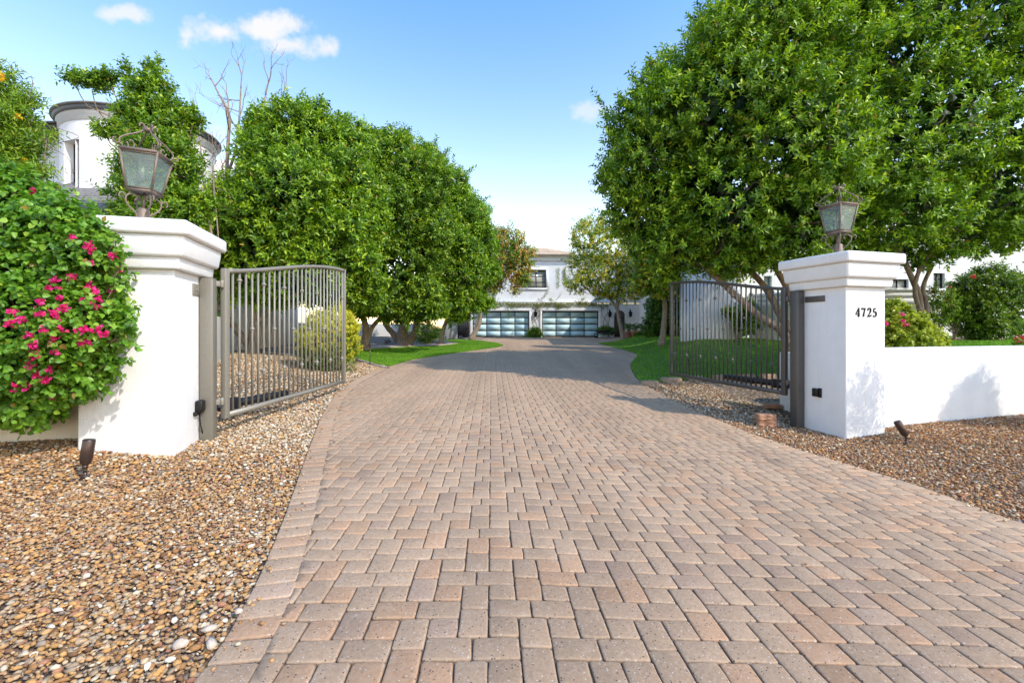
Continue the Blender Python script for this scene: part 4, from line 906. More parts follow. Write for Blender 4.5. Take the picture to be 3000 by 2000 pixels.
def branch_path(p0, p1, r_, wob=.1, n=8, sag=0):
    t = np.linspace(0, 1, n)[:,None]; L = np.linalg.norm(np.array(p1)-np.array(p0)); P = np.array(p0) + (np.array(p1)-np.array(p0))*t
    w = r_.normal(0, wob*L/4, (n, 3)); w[0] = w[-1] = 0; w = (w + np.roll(w, 1, 0))/2; w[0] = 0; P = P + w; P[:,2] += sag*L*np.sin(np.pi*t[:,0]); return spline(P, 20)
def trunk(parent, stems, limbs, mat='bark', seed=3, name='trunk'):
    """stems: list of (points, r0, r1); limbs: (from, to, r0, r1)"""
    r_ = np.random.default_rng(seed); m = MB()
    for pts, r0, r1 in stems:
        P = spline(pts, 24); k = len(P); s = np.linspace(0, 1, k); rad = r0 + (r1-r0)*s + r0*.45*np.exp(-s*14); tube(m, P, rad*(1+.05*np.sin(s*30)), 12)
    for a, b, r0, r1 in limbs:
        P = branch_path(a, b, r_, .22); k = len(P); tube(m, P, np.linspace(r0, r1, k), 7)
    return m.build(name, M[mat], parent, smooth=True)
def tree(name, label, base, lobes, stems, ntw, limb_r=.06, bark='bark', group=None, cat='tree', limbfrom=None, seed=1, **kw):
    if label.startswith('large dense'): lobes = lobes*np.array([1,1,1,.93,.93,.93])
    z = base[2]; t = thing(name, label, cat, base, group); limbs = []; r_ = np.random.default_rng(seed)
    tops = [s[0][-1] for s in stems]
    for L in lobes:
        a = min(tops, key=lambda q: np.linalg.norm(np.array(q)-L[:3])); b = L[:3] + r_.normal(0, .2, 3)*L[3:6]; limbs.append((a, tuple(b), limb_r, limb_r*.3))
        for _ in range(2): c = L[:3] + nrm(r_.normal(size=3))*L[3:6]*.85; limbs.append((tuple(b), tuple(c), limb_r*.4, limb_r*.12))
    trunk(t, stems, limbs, bark, seed); crown(t, lobes, ntw, seed=seed, **kw); return t
def gpt(px, py, fn=G, dz=0):
    x, y = Gp(px, py, fn); return (x, y, float(fn(x, y)) + dz)
# --- the two large ficus trees on the right
Y1 = 12.6
b1 = (W(2330, 1, Y1)[0], Y1, float(HL(W(2330, 1, Y1)[0], Y1)) - .1)
l1 = lobes_px([(1912,470,12.2,155), (1888,355,12.4,108), (1872,595,12.6,112), (1960,720,12.2,115,.75), (1990,268,12.6,125), (2115,180,12.9,140), (2120,600,11.6,190), (2110,350,11.8,220), (2260,170,12.2,210),
  (2320,420,11.2,230), (2300,650,11.4,185,.8), (2140,760,12.0,95,.6), (2380,20,12.6,210), (2275,60,13.2,150), (2210,500,13.9,260), (2030,480,14.0,190), (1995,590,12.4,140), (1835,520,13.2,70)])
st = [([b1, W(2300,985,Y1), W(2230,930,12.2), W(2150,860,12.0), W(2085,800,12)], .13, .07), ([b1, W(2325,1000,12.6), W(2285,920,12.7), W(2240,840,12.8), W(2175,770,12.8)], .13, .07), ([b1, W(2340,960,12.6), W(2312,860,12.5), W(2270,780,12.4)], .12, .07), ([b1, W(2338,920,12.9), W(2320,830,13), W(2330,730,13)], .10, .06)]
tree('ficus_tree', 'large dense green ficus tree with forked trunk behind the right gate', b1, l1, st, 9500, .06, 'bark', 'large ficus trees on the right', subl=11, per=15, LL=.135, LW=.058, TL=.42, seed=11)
b2 = gpt(2728, 1012, HL, -.05)
l2 = lobes_px([(2560,250,12.6,230), (2540,480,11.8,210), (2480,680,12.2,120,.7), (2640,620,11.8,170,.85), (2700,380,11.6,230), (2740,130,12.2,260), (2860,560,12.0,180,.8), (2910,330,12.0,230), (2600,40,13,230), (2880,60,12.6,230), (2700,730,12.8,110,.5),
  (2830,690,12.6,110,.55), (2960,640,12.4,130,.6), (3080,480,12.4,230), (3080,200,12.4,280), (2760,400,14.2,330), (2620,-90,13,220), (2850,-120,13,240), (2480,-40,13,170)])
st = [([b2, W(2715,985,12.9), W(2700,930,12.8), W(2690,860,12.8), W(2665,800,12.7), W(2640,740,12.6)], .10, .06), ([W(2708,960,12.85), W(2715,900,12.9), W(2705,840,13), W(2735,770,13)], .07, .045), ([W(2702,930,12.8), W(2680,850,12.7), W(2700,780,12.6), W(2760,700,12.5)], .06, .045)]
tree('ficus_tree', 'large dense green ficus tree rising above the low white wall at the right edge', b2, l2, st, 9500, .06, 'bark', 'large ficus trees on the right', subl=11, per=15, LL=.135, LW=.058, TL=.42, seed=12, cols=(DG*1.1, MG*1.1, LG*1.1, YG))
# --- row of ficus on the left
def ltree(label, bpx, Yb, spec, stems, ntw, seed, **kw):
    x = W(bpx, 1, Yb)[0]; base = (x, Yb, float(G(x, Yb)) - .1)
    st = [([base] + [W(*p) for p in s], r0, r1) for s, r0, r1 in stems]
    kw.setdefault('bark', 'barkpale')
    return tree('ficus_tree', label, base, lobes_px(spec)*np.array([1,1,1,.90,.90,.90]), st, ntw, .07, group='ficus trees in a row on the left', seed=seed, per=12, subl=11, **kw)
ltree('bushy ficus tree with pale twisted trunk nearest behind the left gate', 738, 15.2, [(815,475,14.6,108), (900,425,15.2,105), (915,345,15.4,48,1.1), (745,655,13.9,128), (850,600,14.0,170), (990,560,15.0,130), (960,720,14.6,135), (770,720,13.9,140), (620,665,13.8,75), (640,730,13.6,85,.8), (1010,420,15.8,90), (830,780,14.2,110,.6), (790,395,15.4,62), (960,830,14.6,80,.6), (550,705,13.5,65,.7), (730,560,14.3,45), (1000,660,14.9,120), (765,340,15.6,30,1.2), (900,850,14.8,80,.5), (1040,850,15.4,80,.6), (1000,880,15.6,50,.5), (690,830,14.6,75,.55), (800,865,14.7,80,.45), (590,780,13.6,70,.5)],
  [([(720,1000,15.2), (665,930,15.1), (620,860,15.0), (600,780,14.8)], .13, .06), ([(742,980,15.2), (752,900,15.2), (765,820,15.0), (740,720,14.8)], .16, .07), ([(748,960,15.2), (800,900,15.2), (870,850,15.1), (940,800,15)], .10, .05)], 8200, 21, LL=.155, LW=.066, TL=.44)
ltree('tall dark green ficus tree second in the left row', 1068, 20.5, [(1105,495,20,102), (1170,460,20.5,74), (1060,560,19.5,120), (1200,560,20,120), (1140,640,19.3,130), (1060,740,19.3,110), (1160,780,19.5,110), (1240,680,20,100), (1085,850,19.6,90,.7), (1230,860,20,70,.6), (1180,398,20.8,24,1.2), (1095,420,20.6,44), (1010,870,20,90,.45), (1150,900,20,90,.4), (1230,905,20.3,80,.4), (1080,905,20,60,.35)],
  [([(1072,960,20.5), (1060,920,20.4), (1050,860,20.2)], .17, .09), ([(1090,960,20.5), (1130,920,20.3), (1180,880,20)], .12, .07)], 6000, 22, LL=.18, LW=.075, TL=.48, cols=(DG*.9, MG*.85, LG*.85, YG*.9))
ltree('broad ficus tree with thick sprawling trunk third in the left row', 1185, 25, [(1285,560,24.4,95), (1330,640,24.6,85), (1270,700,24,110), (1350,740,24.4,80), (1300,820,24.2,95,.8), (1225,880,24,75,.6), (1390,690,25,60), (1380,790,24.8,60), (1330,880,24.5,60,.6), (1255,470,25,45)],
  [([(1180,970,25), (1195,930,24.8), (1220,890,24.5)], .36, .16), ([(1215,975,25), (1225,930,24.8), (1260,880,24.5)], .26, .12), ([(1150,975,25), (1130,950,24.8), (1110,900,24.4)], .2, .1)], 5200, 23, LL=.2, LW=.085, TL=.5)
ltree('pale green ficus tree at the far end of the left row', 1290, 29, [(1385,640,28.6,50), (1410,720,28.6,50), (1420,800,28.6,42), (1370,850,28.6,60,.8), (1400,890,28.6,40,.7), (1310,905,28.4,45,.6), (1345,920,28.6,35,.6)],
  [([(1300,960,29), (1320,920,28.8), (1350,880,28.6)], .16, .09)], 3000, 24, LL=.17, LW=.075, TL=.5, cols=(MG*.8, MG*1.3, LG*1.1, YG))
# --- dark irregular tree behind the left lantern
Yd = 11.0; xb = W(470, 1, Yd)[0]; bd = (xb, Yd, float(G(xb, Yd)) - .1)
ls = lobes_px([(445,300,11,66), (450,225,11,28,1.9), (400,390,10.8,50), (480,390,11,70,1), (470,480,10.8,95), (430,560,10.7,75), (520,500,11,45,.9), (520,610,10.8,75,.8), (440,640,10.6,80,.7), (375,330,10.9,34,.5), (310,385,10.8,30,.45), (270,240,11,38,.4), (215,230,11,22,.5), (318,228,11,20), (375,205,11,20,1.2), (545,330,11,20), (560,350,11,26,.5), (600,600,11,30)])
tree('leafy_tree', 'irregular dark green tree with loose sprays behind the left lantern', bd, ls, [([bd, W(475,900,Yd), W(465,760,Yd), W(455,600,Yd)], .10, .05), ([W(465,760,Yd), W(500,660,Yd), W(520,560,Yd)], .05, .03)], 2700, .03, 'bark', None, per=11, LL=.115, LW=.05, TL=.32, seed=31, core=False, shell=(.35, 1.1), spread=.8, cols=(DG*1.3, MG, LG*.9, YG))
# --- autumn coloured small trees by the garage
def small(label, bpx, bpy, spec, stems, ntw, seed, fn=G, **kw):
    b = gpt(bpx, bpy, fn, -.05); Yb = b[1]
    st = [([b] + [W(px, py, Yb+dy) for px, py, dy in s], r0, r1) for s, r0, r1 in stems]
    return tree('small_tree', label, b, lobes_px([(a, c, Yb+d, *e) for a, c, d, *e in spec]), st, ntw, .045, 'barkpale', 'small trees turning yellow near the garage', seed=seed, per=9, core=False, shell=(.25, 1.08), spread=.9, heart=False, **kw)
small('small leaning tree with orange-brown hanging leaves left of the garage doors', 1378, 996, [(1490,705,0,45), (1525,750,0,45,1.1), (1470,770,0,40), (1530,815,0,28,.9), (1455,700,.5,35), (1450,830,.5,28), (1500,800,-.3,26), (1510,850,-.3,14)],
  [([(1405,945,0), (1408,900,0), (1425,860,0), (1450,800,0)], .17, .08), ([(1400,930,0), (1402,880,0), (1400,840,.2)], .08, .05)], 1250, 41, LL=.19, LW=.09, TL=.5, droop=.7, yellow=.42, ycol=(.62,.34,.07), cols=(DG*1.6, MG*1.1, LG*1.1, YG))
small('small tree turning yellow with curved forked trunk right of the garage doors', 1828, 997, [(1720,690,0,50), (1770,720,0,60), (1700,760,.3,40), (1820,740,0,65), (1870,780,0,60), (1760,800,0,65,.8), (1690,830,0,42,.7), (1840,840,0,60,.7), (1720,655,.4,22), (1780,660,.3,40), (1690,700,.3,28), (1900,820,0,40), (1780,850,0,50,.5)],
  [([(1815,940,0), (1805,900,0), (1780,870,0), (1745,860,0)], .16, .06), ([(1812,920,0), (1808,870,0), (1818,830,0)], .13, .07)], 2700, 42, LL=.16, LW=.085, TL=.42, droop=.4, yellow=.38, ycol=(.78,.62,.05), cols=(DG*1.5, MG*1.1, LG*1.1, YG*1.1))
small('small yellowing tree with straight pale trunk in the right lawn', 1938, 1011, [(1930,790,0,55), (1965,750,0,60), (1900,750,.2,45), (1985,820,0,50,.8), (1890,830,0,40,.7), (1930,690,.3,50), (1945,850,-.2,40,.5)],
  [([(1945,950,0), (1948,890,0), (1940,850,0), (1925,810,0)], .14, .07), ([(1948,880,0), (1965,855,0), (1985,835,0)], .07, .04)], 1900, 43, fn=HL, LL=.14, LW=.075, TL=.36, droop=.3, yellow=.3, ycol=(.70,.55,.05), cols=(DG*1.5, MG*1.1, LG, YG))
# --- bare dead trees behind the ficus row
def dead(label, stems, Yb, seed):
    r_ = np.random.default_rng(seed); x = W(stems[0][0][0], 1, Yb)[0]; t = thing('bare_tree', label, 'tree', (x, Yb, float(G(x, Yb))), 'bare branched trees left of the ficus row'); m = MB()
    def rec(p, d, L, rad, dep):
        pts = [p]; 
        for i in range(4): d = nrm(d + r_.normal(0, .13, 3) + np.array([0,0,.06])); pts.append(pts[-1] + d*L/4)
        tube(m, spline(pts, 10), np.linspace(rad, rad*.6, len(spline(pts, 10))), 6)
        if dep > 0:
            for _ in range(2 if dep < 3 else 3): rec(pts[r_.integers(2, 5)], nrm(d + r_.normal(0, .38, 3)), L*r_.uniform(.5, .8), rad*.55, dep-1)
    for s in stems:
        P = [np.array(W(*q)) for q in s[:-1]]; Q = spline(P, 20); r0 = s[-1]; tube(m, Q, np.linspace(r0, r0*.45, len(Q)), 8)
        rec(Q[-1], nrm(Q[-1]-Q[-3]), .9, r0*.42, 3)
        for k in (5, 8, 10, 12, 14, 16): 
            if k < len(Q): rec(Q[k], nrm(Q[k]-Q[k-1] + r_.normal(0, .35, 3)), .8, r0*.35, 2)
    m.build('branches', M['barkdead'], t, smooth=True)
dead('tall bare tree with pale branches standing left of the ficus row', [[(655,760,15.6),(662,560,15.6),(668,420,15.6),(672,340,15.6),(650,290,15.6),.075],[(664,520,15.6),(690,440,15.6),(700,360,15.6),(706,260,15.6),.05],[(690,760,15.6),(712,560,15.7),(735,460,15.8),(760,360,15.8),(778,280,15.8),.06],[(725,760,15.9),(760,560,15.9),(790,430,16),(815,320,16),.05]], 15.6, 51)
dead('thin bare sapling leaning beside the round turret', [[(625,720,12.4),(600,560,12.4),(590,460,12.4),(586,400,12.4),.03],[(640,700,12.4),(628,560,12.4),(622,480,12.4),.02]], 12.4, 52)
# --- bougainvillea on the left
bb = (-6.25, 5.6, float(G(-6.25, 5.6)))
BG = thing('bougainvillea', 'green bougainvillea with magenta flowers spilling over the left pillar', 'shrub', bb)
lb = lobes_px([(40,640,5.2,130), (160,690,4.85,118,.9), (235,750,4.72,72), (245,680,4.8,40,.8), (195,655,4.85,55,.8), (60,820,4.9,170), (200,820,4.9,120), (130,960,4.75,170), (240,950,4.75,95), (60,1060,4.75,150), (190,1060,4.8,110,.8), (320,970,4.72,42,1.1), (300,860,4.85,45), (-80,800,5.2,200), (-60,1050,5,180), (90,1180,4.95,70,.7), (250,1110,4.8,50,.7), (200,1160,4.9,40,.6), (270,740,5.1,40), (20,1190,5.0,60,.6), (-40,590,5.6,95), (330,1050,4.78,24,.8), (350,750,4.8,18,.7), (372,960,4.7,22,.5), (352,905,4.75,20,.6), (340,830,4.75,18), (375,1010,4.68,12,.5), (330,690,4.9,16,.6)])
BGc = (np.array([.04,.11,.010]), np.array([.10,.24,.018]), np.array([.20,.38,.03]), np.array([.34,.50,.06]))
crown(BG, lb, 5300, per=9, LL=.060, LW=.050, TL=.22, cols=BGc, up=.1, name='foliage', heart=True, seed=61, spread=.8, shell=(.7,1.06), droop=.25, corecol=(.03,.055,.01), keepback=.3, mat='leaf')
r_ = np.random.default_rng(5); m = MB()
for L in lb:
    for _ in range(5): c = L[:3] + nrm(r_.normal(size=3) - np.array([0,.6,0]))*L[3:6]*1.02; P = branch_path(bb, c, r_, .12, 7); tube(m, P, np.linspace(.014, .003, len(P)), 5)
m.build('stems', M['bark'], BG)
fl = [(550,45),(575,70),(700,105),(555,150),(740,200),(450,240),(340,265),(320,310),(560,300),(600,330),(710,315),(375,370),(245,395),(535,390),(620,380),(80,455),(245,465),(345,460),(405,430),(615,430),(60,525),(140,505),(345,475),(510,575),(280,570),(385,570),(555,570),(615,570),(655,595),(190,605),(340,630),(220,665),(510,655),(555,650),(350,710),(215,730),(190,785),(305,820),(245,850),(290,880),(100,925),(155,920),(325,985),(215,1110)]
fl = [(a/2.138, 700+b/2.138) for a, b in fl] + [(100, 562), (210, 697)]
def surf_depth(lobes, px, py):
    """nearest lobe surface along the direction of a measured bloom"""
    d = np.array([(px-1500)/F, 1, (HY-py)/F]); o = np.array([0,0,EYE]); best = None
    for L in lobes:
        a = d/L[3:6]; b = (o-L[:3])/L[3:6]; A_, B_, C_ = a@a, 2*a@b, b@b-1; D_ = B_*B_-4*A_*C_
        if D_ > 0:
            t = (-B_-math.sqrt(D_))/(2*A_)
            if best is None or t < best: best = t
    return best
def bloom(parent, p, size, r_, col=((.62,.012,.12),(.80,.03,.28))):
    m = MB(); n = int(r_.integers(4, 8))*3; c0 = nrm(r_.normal(0, .5, (n, 3)) + np.array([.15,-1,.15])); off = r_.normal(0, .36, (n, 3))*size
    a = r_.random(n)[:,None]; C = np.array(col[0])*(1-a) + np.array(col[1])*a
    leaf_geo(m, p + off, c0*.5 + r_.normal(0, .6, (n, 3)), c0, np.full(n, size*.85)*r_.uniform(.7, 1.2, n), np.full(n, size*.7), C, heart=True)
    cw = MB(); leaf_geo(m, p + off[::6]+c0[::6]*.01, c0[::6], r_.normal(size=(len(c0[::6]), 3)), np.full(len(c0[::6]), size*.2), np.full(len(c0[::6]), size*.16), np.tile([.8,.7,.5], (len(c0[::6]), 1)))
    return m.build('flower', M['petal'], parent)
for px, py in fl:
    t = surf_depth(lb, px, py) or 4.8; t -= .06; bloom(BG, np.array(W(px, py, t)), .044, r_)
# --- yellow flowering shrub at the top left, feathery leaves
YS = thing('yellow_bells_shrub', 'feathery light green shrub with a few yellow flowers at the upper left edge', 'shrub', (-6.9, 5.9, .25))
ly = lobes_px([(20,460,6.1,70), (70,420,6.1,50,.7), (0,360,6.1,70), (50,330,6.1,45,.7), (10,260,6.2,50), (90,300,6.2,26,.6), (40,520,6.0,60,.7), (110,500,6.0,26,.5), (-60,400,6.2,110), (10,225,6.2,24), (150,395,6.05,14,.6)])
crown(YS, ly, 1300, per=13, LL=.09, LW=.018, TL=.30, cols=(np.array([.06,.13,.01]), np.array([.15,.27,.015]), np.array([.27,.40,.03]), np.array([.42,.42,.04])), up=.5, name='foliage', seed=62, core=False, shell=(.2,1.1), spread=1.0)
m = MB()
for L in ly: P = branch_path((-6.9,5.9,.3), L[:3], r_, .1, 7); tube(m, P, np.linspace(.02, .005, len(P)), 5)
for pp in [((150,370,6.05),(230,400,6.05),(170,420,6.05)), ((60,400,6.05),(190,455,6.05),(215,510,6.05)), ((80,300,6.1),(95,250,6.1),(92,222,6.1))]: tube(m, spline([W(*q) for q in pp], 12), .004, 5)
m.build('stems', M['bark'], YS)
for px, py in ((8,222),(5,232),(70,470),(55,340),(10,440)): bloom(YS, np.array(W(px, py, 5.95)), .04, r_, ((.75,.5,.01),(.85,.62,.03)))
# --- golden conifer behind the left gate
gb = gpt(965, 1082, G); GC = thing('golden_conifer', 'golden yellow conifer shrub behind the far end of the left gate', 'shrub', gb); Yc = gb[1]
lg = [(a, b, Yc+d, *e) for a, b, d, *e in [(955,985,0,60), (985,950,0,50), (940,950,.1,40), (1010,960,0,38,.7), (1000,1010,0,48), (950,1040,0,60), (990,1050,0,50), (1040,965,0,14,.5), (1035,990,0,16,.5), (905,990,.2,35), (925,1040,.1,45)]]
lg = lobes_px(lg); hi = lg[lg[:,2] > float(gb[2]) + .62]; lo = lg[lg[:,2] <= float(gb[2]) + .72]
crown(GC, hi, 1900, per=16, LL=.05, LW=.020, TL=.16, cols=(np.array([.26,.30,.015]), np.array([.52,.52,.03]), np.array([.75,.68,.05]), np.array([.85,.76,.10])), up=.9, name='golden_foliage', seed=63, core=True, corecol=(.30,.32,.02), mat='leafdull')
crown(GC, lo, 1000, per=16, LL=.045, LW=.013, TL=.16, cols=(np.array([.04,.10,.012]), np.array([.09,.18,.02]), np.array([.20,.30,.02]), np.array([.3,.36,.03])), up=.9, name='green_foliage', seed=64, core=True, corecol=(.02,.05,.01), mat='leafdull')
# --- generic small shrubs
def shrub(name, label, base, spec, ntw, seed, group=None, stem=True, **kw):
    t = thing(name, label, 'shrub', base, group); L = lobes_px(spec); kw.setdefault('per', 9); crown(t, L, ntw, name='foliage', seed=seed, **kw); r2 = np.random.default_rng(seed)
    m = MB()
    for l in L:
        for _ in range(2): P = branch_path(base, l[:3] + r2.normal(0, .3, 3)*l[3:6], r2, .12, 6); tube(m, P, np.linspace(.014, .004, len(P)), 5)
    m.build('stems', M['bark'], t); return t, L
s1, L1 = shrub('bougainvillea', 'yellow-green bougainvillea with pink flowers between the right pillar and the low wall', (*W(2640, 1020, 9.4)[:2], 1.05), [(2640,980,9.3,55), (2690,985,9.3,48,.8), (2620,930,9.4,40), (2660,960,9.3,45), (2740,1000,9.3,26,.6), (2625,1000,9.2,40,.7), (2615,905,9.4,22), (2700,1005,9.1,40,.5), (2590,960,9.4,40)], 900, 71, LL=.066, LW=.05, TL=.16, heart=True, cols=(np.array([.09,.16,.01]), np.array([.24,.32,.02]), np.array([.46,.50,.04]), np.array([.62,.60,.10])), core=True, corecol=(.05,.08,.01))
for px, py in ((2643,921),(2643,940),(2595,949),(2650,952),(2744,1005)): bloom(s1, np.array(W(px, py, 9.0)), .05, r_)
s2, L2 = shrub('camellia_bush', 'rounded dark green bush with a few red blooms before the right house wall', (*W(2880, 990, 15.4)[:2], 1.05), [(2890,870,15.3,75), (2860,920,15.2,65), (2930,900,15.3,65), (2880,960,15.2,55,.7), (2835,840,15.4,40,.8), (2950,850,15.4,40), (2980,825,15.4,30,.7), (2910,820,15.4,45), (2920,955,15.2,45,.7)], 1700, 72, LL=.10, LW=.05, TL=.26, cols=(DG, MG*.8, LG*.6, LG), core=True)
for px, py in ((2852,810),(2963,884),(2975,882)): bloom(s2, np.array(W(px, py, 14.9)), .07, r_, ((.5,.02,.03),(.7,.05,.06)))
s3, L3 = shrub('rose_bush', 'open rose bush with red blooms in front of the curved grooved wall', (*W(2736, 985, 15.0)[:2], 1.05), [(2745,880,15,28), (2770,905,15,26), (2740,925,15,24), (2755,945,15,18), (2775,870,15,20), (2735,850,15,16)], 260, 73, LL=.075, LW=.045, TL=.28, core=False, shell=(.1,1.1), cols=(DG, MG*.9, LG*.8, LG))
for px, py in ((2735,851),(2744,858),(2782,842),(2770,882),(2758,857),(2786,871),(2790,893),(2700,843)): bloom(s3, np.array(W(px, py, 14.9)), .055, r_, ((.5,.03,.04),(.75,.08,.09)))
s4, L4 = shrub('rose_bush', 'thin green rose bush between the red rose and the rounded dark bush', (*W(2792, 985, 15.1)[:2], 1.05), [(2800,905,15.1,24), (2815,890,15.1,22), (2795,930,15.1,16), (2825,920,15.1,16)], 170, 74, LL=.075, LW=.045, TL=.26, core=False, shell=(.1,1.1), cols=(DG, MG*.9, LG*.8, LG))
s5, L5 = shrub('rose_bush', 'small red flowering bush cut by the right edge above the low wall', (*W(3010, 1010, 9.6)[:2], 1.08), [(2995,985,9.6,26), (3020,960,9.6,30), (2985,1000,9.5,16,.6)], 130, 75, LL=.05, LW=.03, TL=.14, core=False, shell=(.1,1.1), cols=(DG, MG, LG, LG))
for px, py in ((2976,990),(2990,986),(2985,1000),(2996,993)): bloom(s5, np.array(W(px, py, 9.3)), .035, r_, ((.45,.02,.03),(.65,.05,.06)))
shrub('climbing_shrub', 'thin climbing shrub against the pale wall seen through the right gate', (*W(2165, 985, 19.3)[:2], 1.0), [(2170,930,19.2,28), (2190,900,19.3,26), (2140,915,19.1,22,.6), (2200,955,19.2,24), (2180,970,19.1,20,.7), (2210,920,19.3,22)], 330, 76, LL=.13, LW=.07, TL=.3, core=False, shell=(.2,1.1), cols=(DG, MG*.8, LG*.7, LG))
shrub('dark_hedge', 'dark green rounded hedge right of the potted palms', (*W(1945, 1000, 27)[:2], .8), [(1925,900,27,32), (1960,905,26.6,40), (1935,945,26.6,38), (1985,940,26.4,45), (1970,975,26.4,45,.7), (1925,975,26.5,30,.7), (2010,930,25.5,45), (2020,970,25,40,.8)], 1500, 77, LL=.16, LW=.09, TL=.3, cols=(DG*.8, MG*.6, MG, LG*.6), corecol=(.01,.025,.005))
shrub('round_shrub', 'small round green shrub between the two garage doors', (*W(1567, 988, 37.8)[:2], .8), [(1566,975,37.7,16,.9), (1576,982,37.6,10,.7), (1556,980,37.7,12,.7)], 260, 78, LL=.15, LW=.08, TL=.25, cols=(DG, MG*.8, LG*.7, LG))
shrub('round_shrub', 'green shrub behind the wheelbarrow right of the garage', (*W(1780, 985, 37.0)[:2], .8), [(1772,968,37.0,16,.6), (1786,970,37.0,14,.6)], 200, 79, LL=.15, LW=.07, TL=.25, cols=(DG, MG*.7, MG, LG*.6))
shrub('low_shrub', 'low dark shrubs spreading in front of the potted palms', (*W(1895, 1000, 30)[:2], .75), [(1880,985,30,20,.6), (1905,985,29.5,18,.7), (1865,988,30,12,.5), (1925,990,29,14,.5)], 330, 80, LL=.12, LW=.05, TL=.22, cols=(DG, MG*.7, MG, LG*.6))
shrub('pine_shrub', 'small dark pine shrub in the gravel bed behind the left lawn', (*Gp(1252, 1004), .8), [(1250,975,22.5,26,1), (1240,990,22.5,20,.6), (1268,982,22.6,20,.6), (1252,955,22.6,14), (1280,965,22.7,14,.5)], 520, 81, LL=.13, LW=.02, TL=.3, cols=(DG, MG*.7, MG, MG*1.3), up=.8, core=False, shell=(.2,1.1))
# vines on the garage
V_ = thing('climbing_vine', 'bare creeping vine with sparse green leaves trailing over the garage walls', 'vine', (gx_(1569), Yg-.12, gz0)); m = MB(); rv = np.random.default_rng(8); pts_leaf = []
def vine(pts, r0): 
    P = spline([(gx_(a), Yg-.12-.03*rv.random() + (.22 if b < 884 else 0), gz_(b)) for a, b in pts], 20); tube(m, P, np.linspace(r0, r0*.5, len(P)), 5); return P
for i in range(26):
    x = 1400 + i*15 + rv.normal(0, 5); dx = rv.uniform(20, 60)*rv.choice([-1, 1]); y = 893 + rv.uniform(-3, 4); P = vine([(x, y), (x+dx*.3, y+rv.normal(0, 3)), (x+dx*.6, y+rv.normal(0, 3.5)), (x+dx, y+rv.normal(0, 4))], .03); pts_leaf.append(P)
for pp in ([(1560,985),(1562,950),(1558,925),(1575,905),(1600,893),(1625,882),(1640,868),(1648,852)], [(1575,985),(1580,950),(1572,930),(1565,905),(1550,893)], [(1558,945),(1570,935),(1582,920),(1572,905)], [(1570,895),(1590,885),(1575,876),(1590,872),(1602,858),(1609,842)], [(1600,893),(1615,880),(1612,875)],
  [(1765,980),(1768,940),(1780,910),(1775,890)], [(1790,985),(1782,950),(1765,925),(1760,900)], [(1770,985),(1776,960),(1784,935),(1778,915)], [(1365,980),(1372,960),(1366,940),(1374,925)], [(1374,985),(1367,965),(1372,950)], [(1700,893),(1730,885),(1755,872),(1790,866)], [(1690,893),(1705,880),(1712,872)]): P = vine(pp, .03); pts_leaf.append(P[-8:]) if pp[0][1] < 950 else None
m.build('stems', M['barkdead'], V_)
Pv = np.concatenate(pts_leaf); Pv = np.repeat(Pv, 3, 0) + rv.normal(0, .07, (len(Pv)*3, 3))*np.array([1,.3,1.2]); Pv = np.r_[Pv, np.c_[gx_(1405)+(gx_(1775)-gx_(1405))*(.5+.5*np.sin(rv.uniform(0, 40, 560)))*rv.random(560)**.3, np.full(560, Yg-.14), gz_(890)+rv.normal(0, .07, 560)]]
hz = [np.c_[np.full(60, gx_(px))+rv.normal(0, .06, 60), np.full(60, Yg-.2), np.linspace(gz_(891), gz_(py), 60)] for px, py in ((1489, 935), (1636, 905))]; Pv = np.r_[Pv, *hz]; hz2 = [np.c_[np.full(80, gx_(px))+rv.normal(0, .06, 80), np.full(80, Yg+.15), np.linspace(gz_(783), gz_(py), 80)] for px, py in ((1637, 840), (1655, 812))]; Pv = np.r_[Pv, *hz2]
n = len(Pv); a = rv.random((n, 1)); m = MB(); leaf_geo(m, Pv, rv.normal(size=(n, 3))-np.array([0,.2,.5]), np.tile([0,-1.,.3], (n, 1))+rv.normal(0, .4, (n, 3)), np.full(n, .10), np.full(n, .06), np.array([.10,.14,.02])*(1-a)+np.array([.24,.32,.04])*a); m.build('foliage', M['leafdull'], V_)
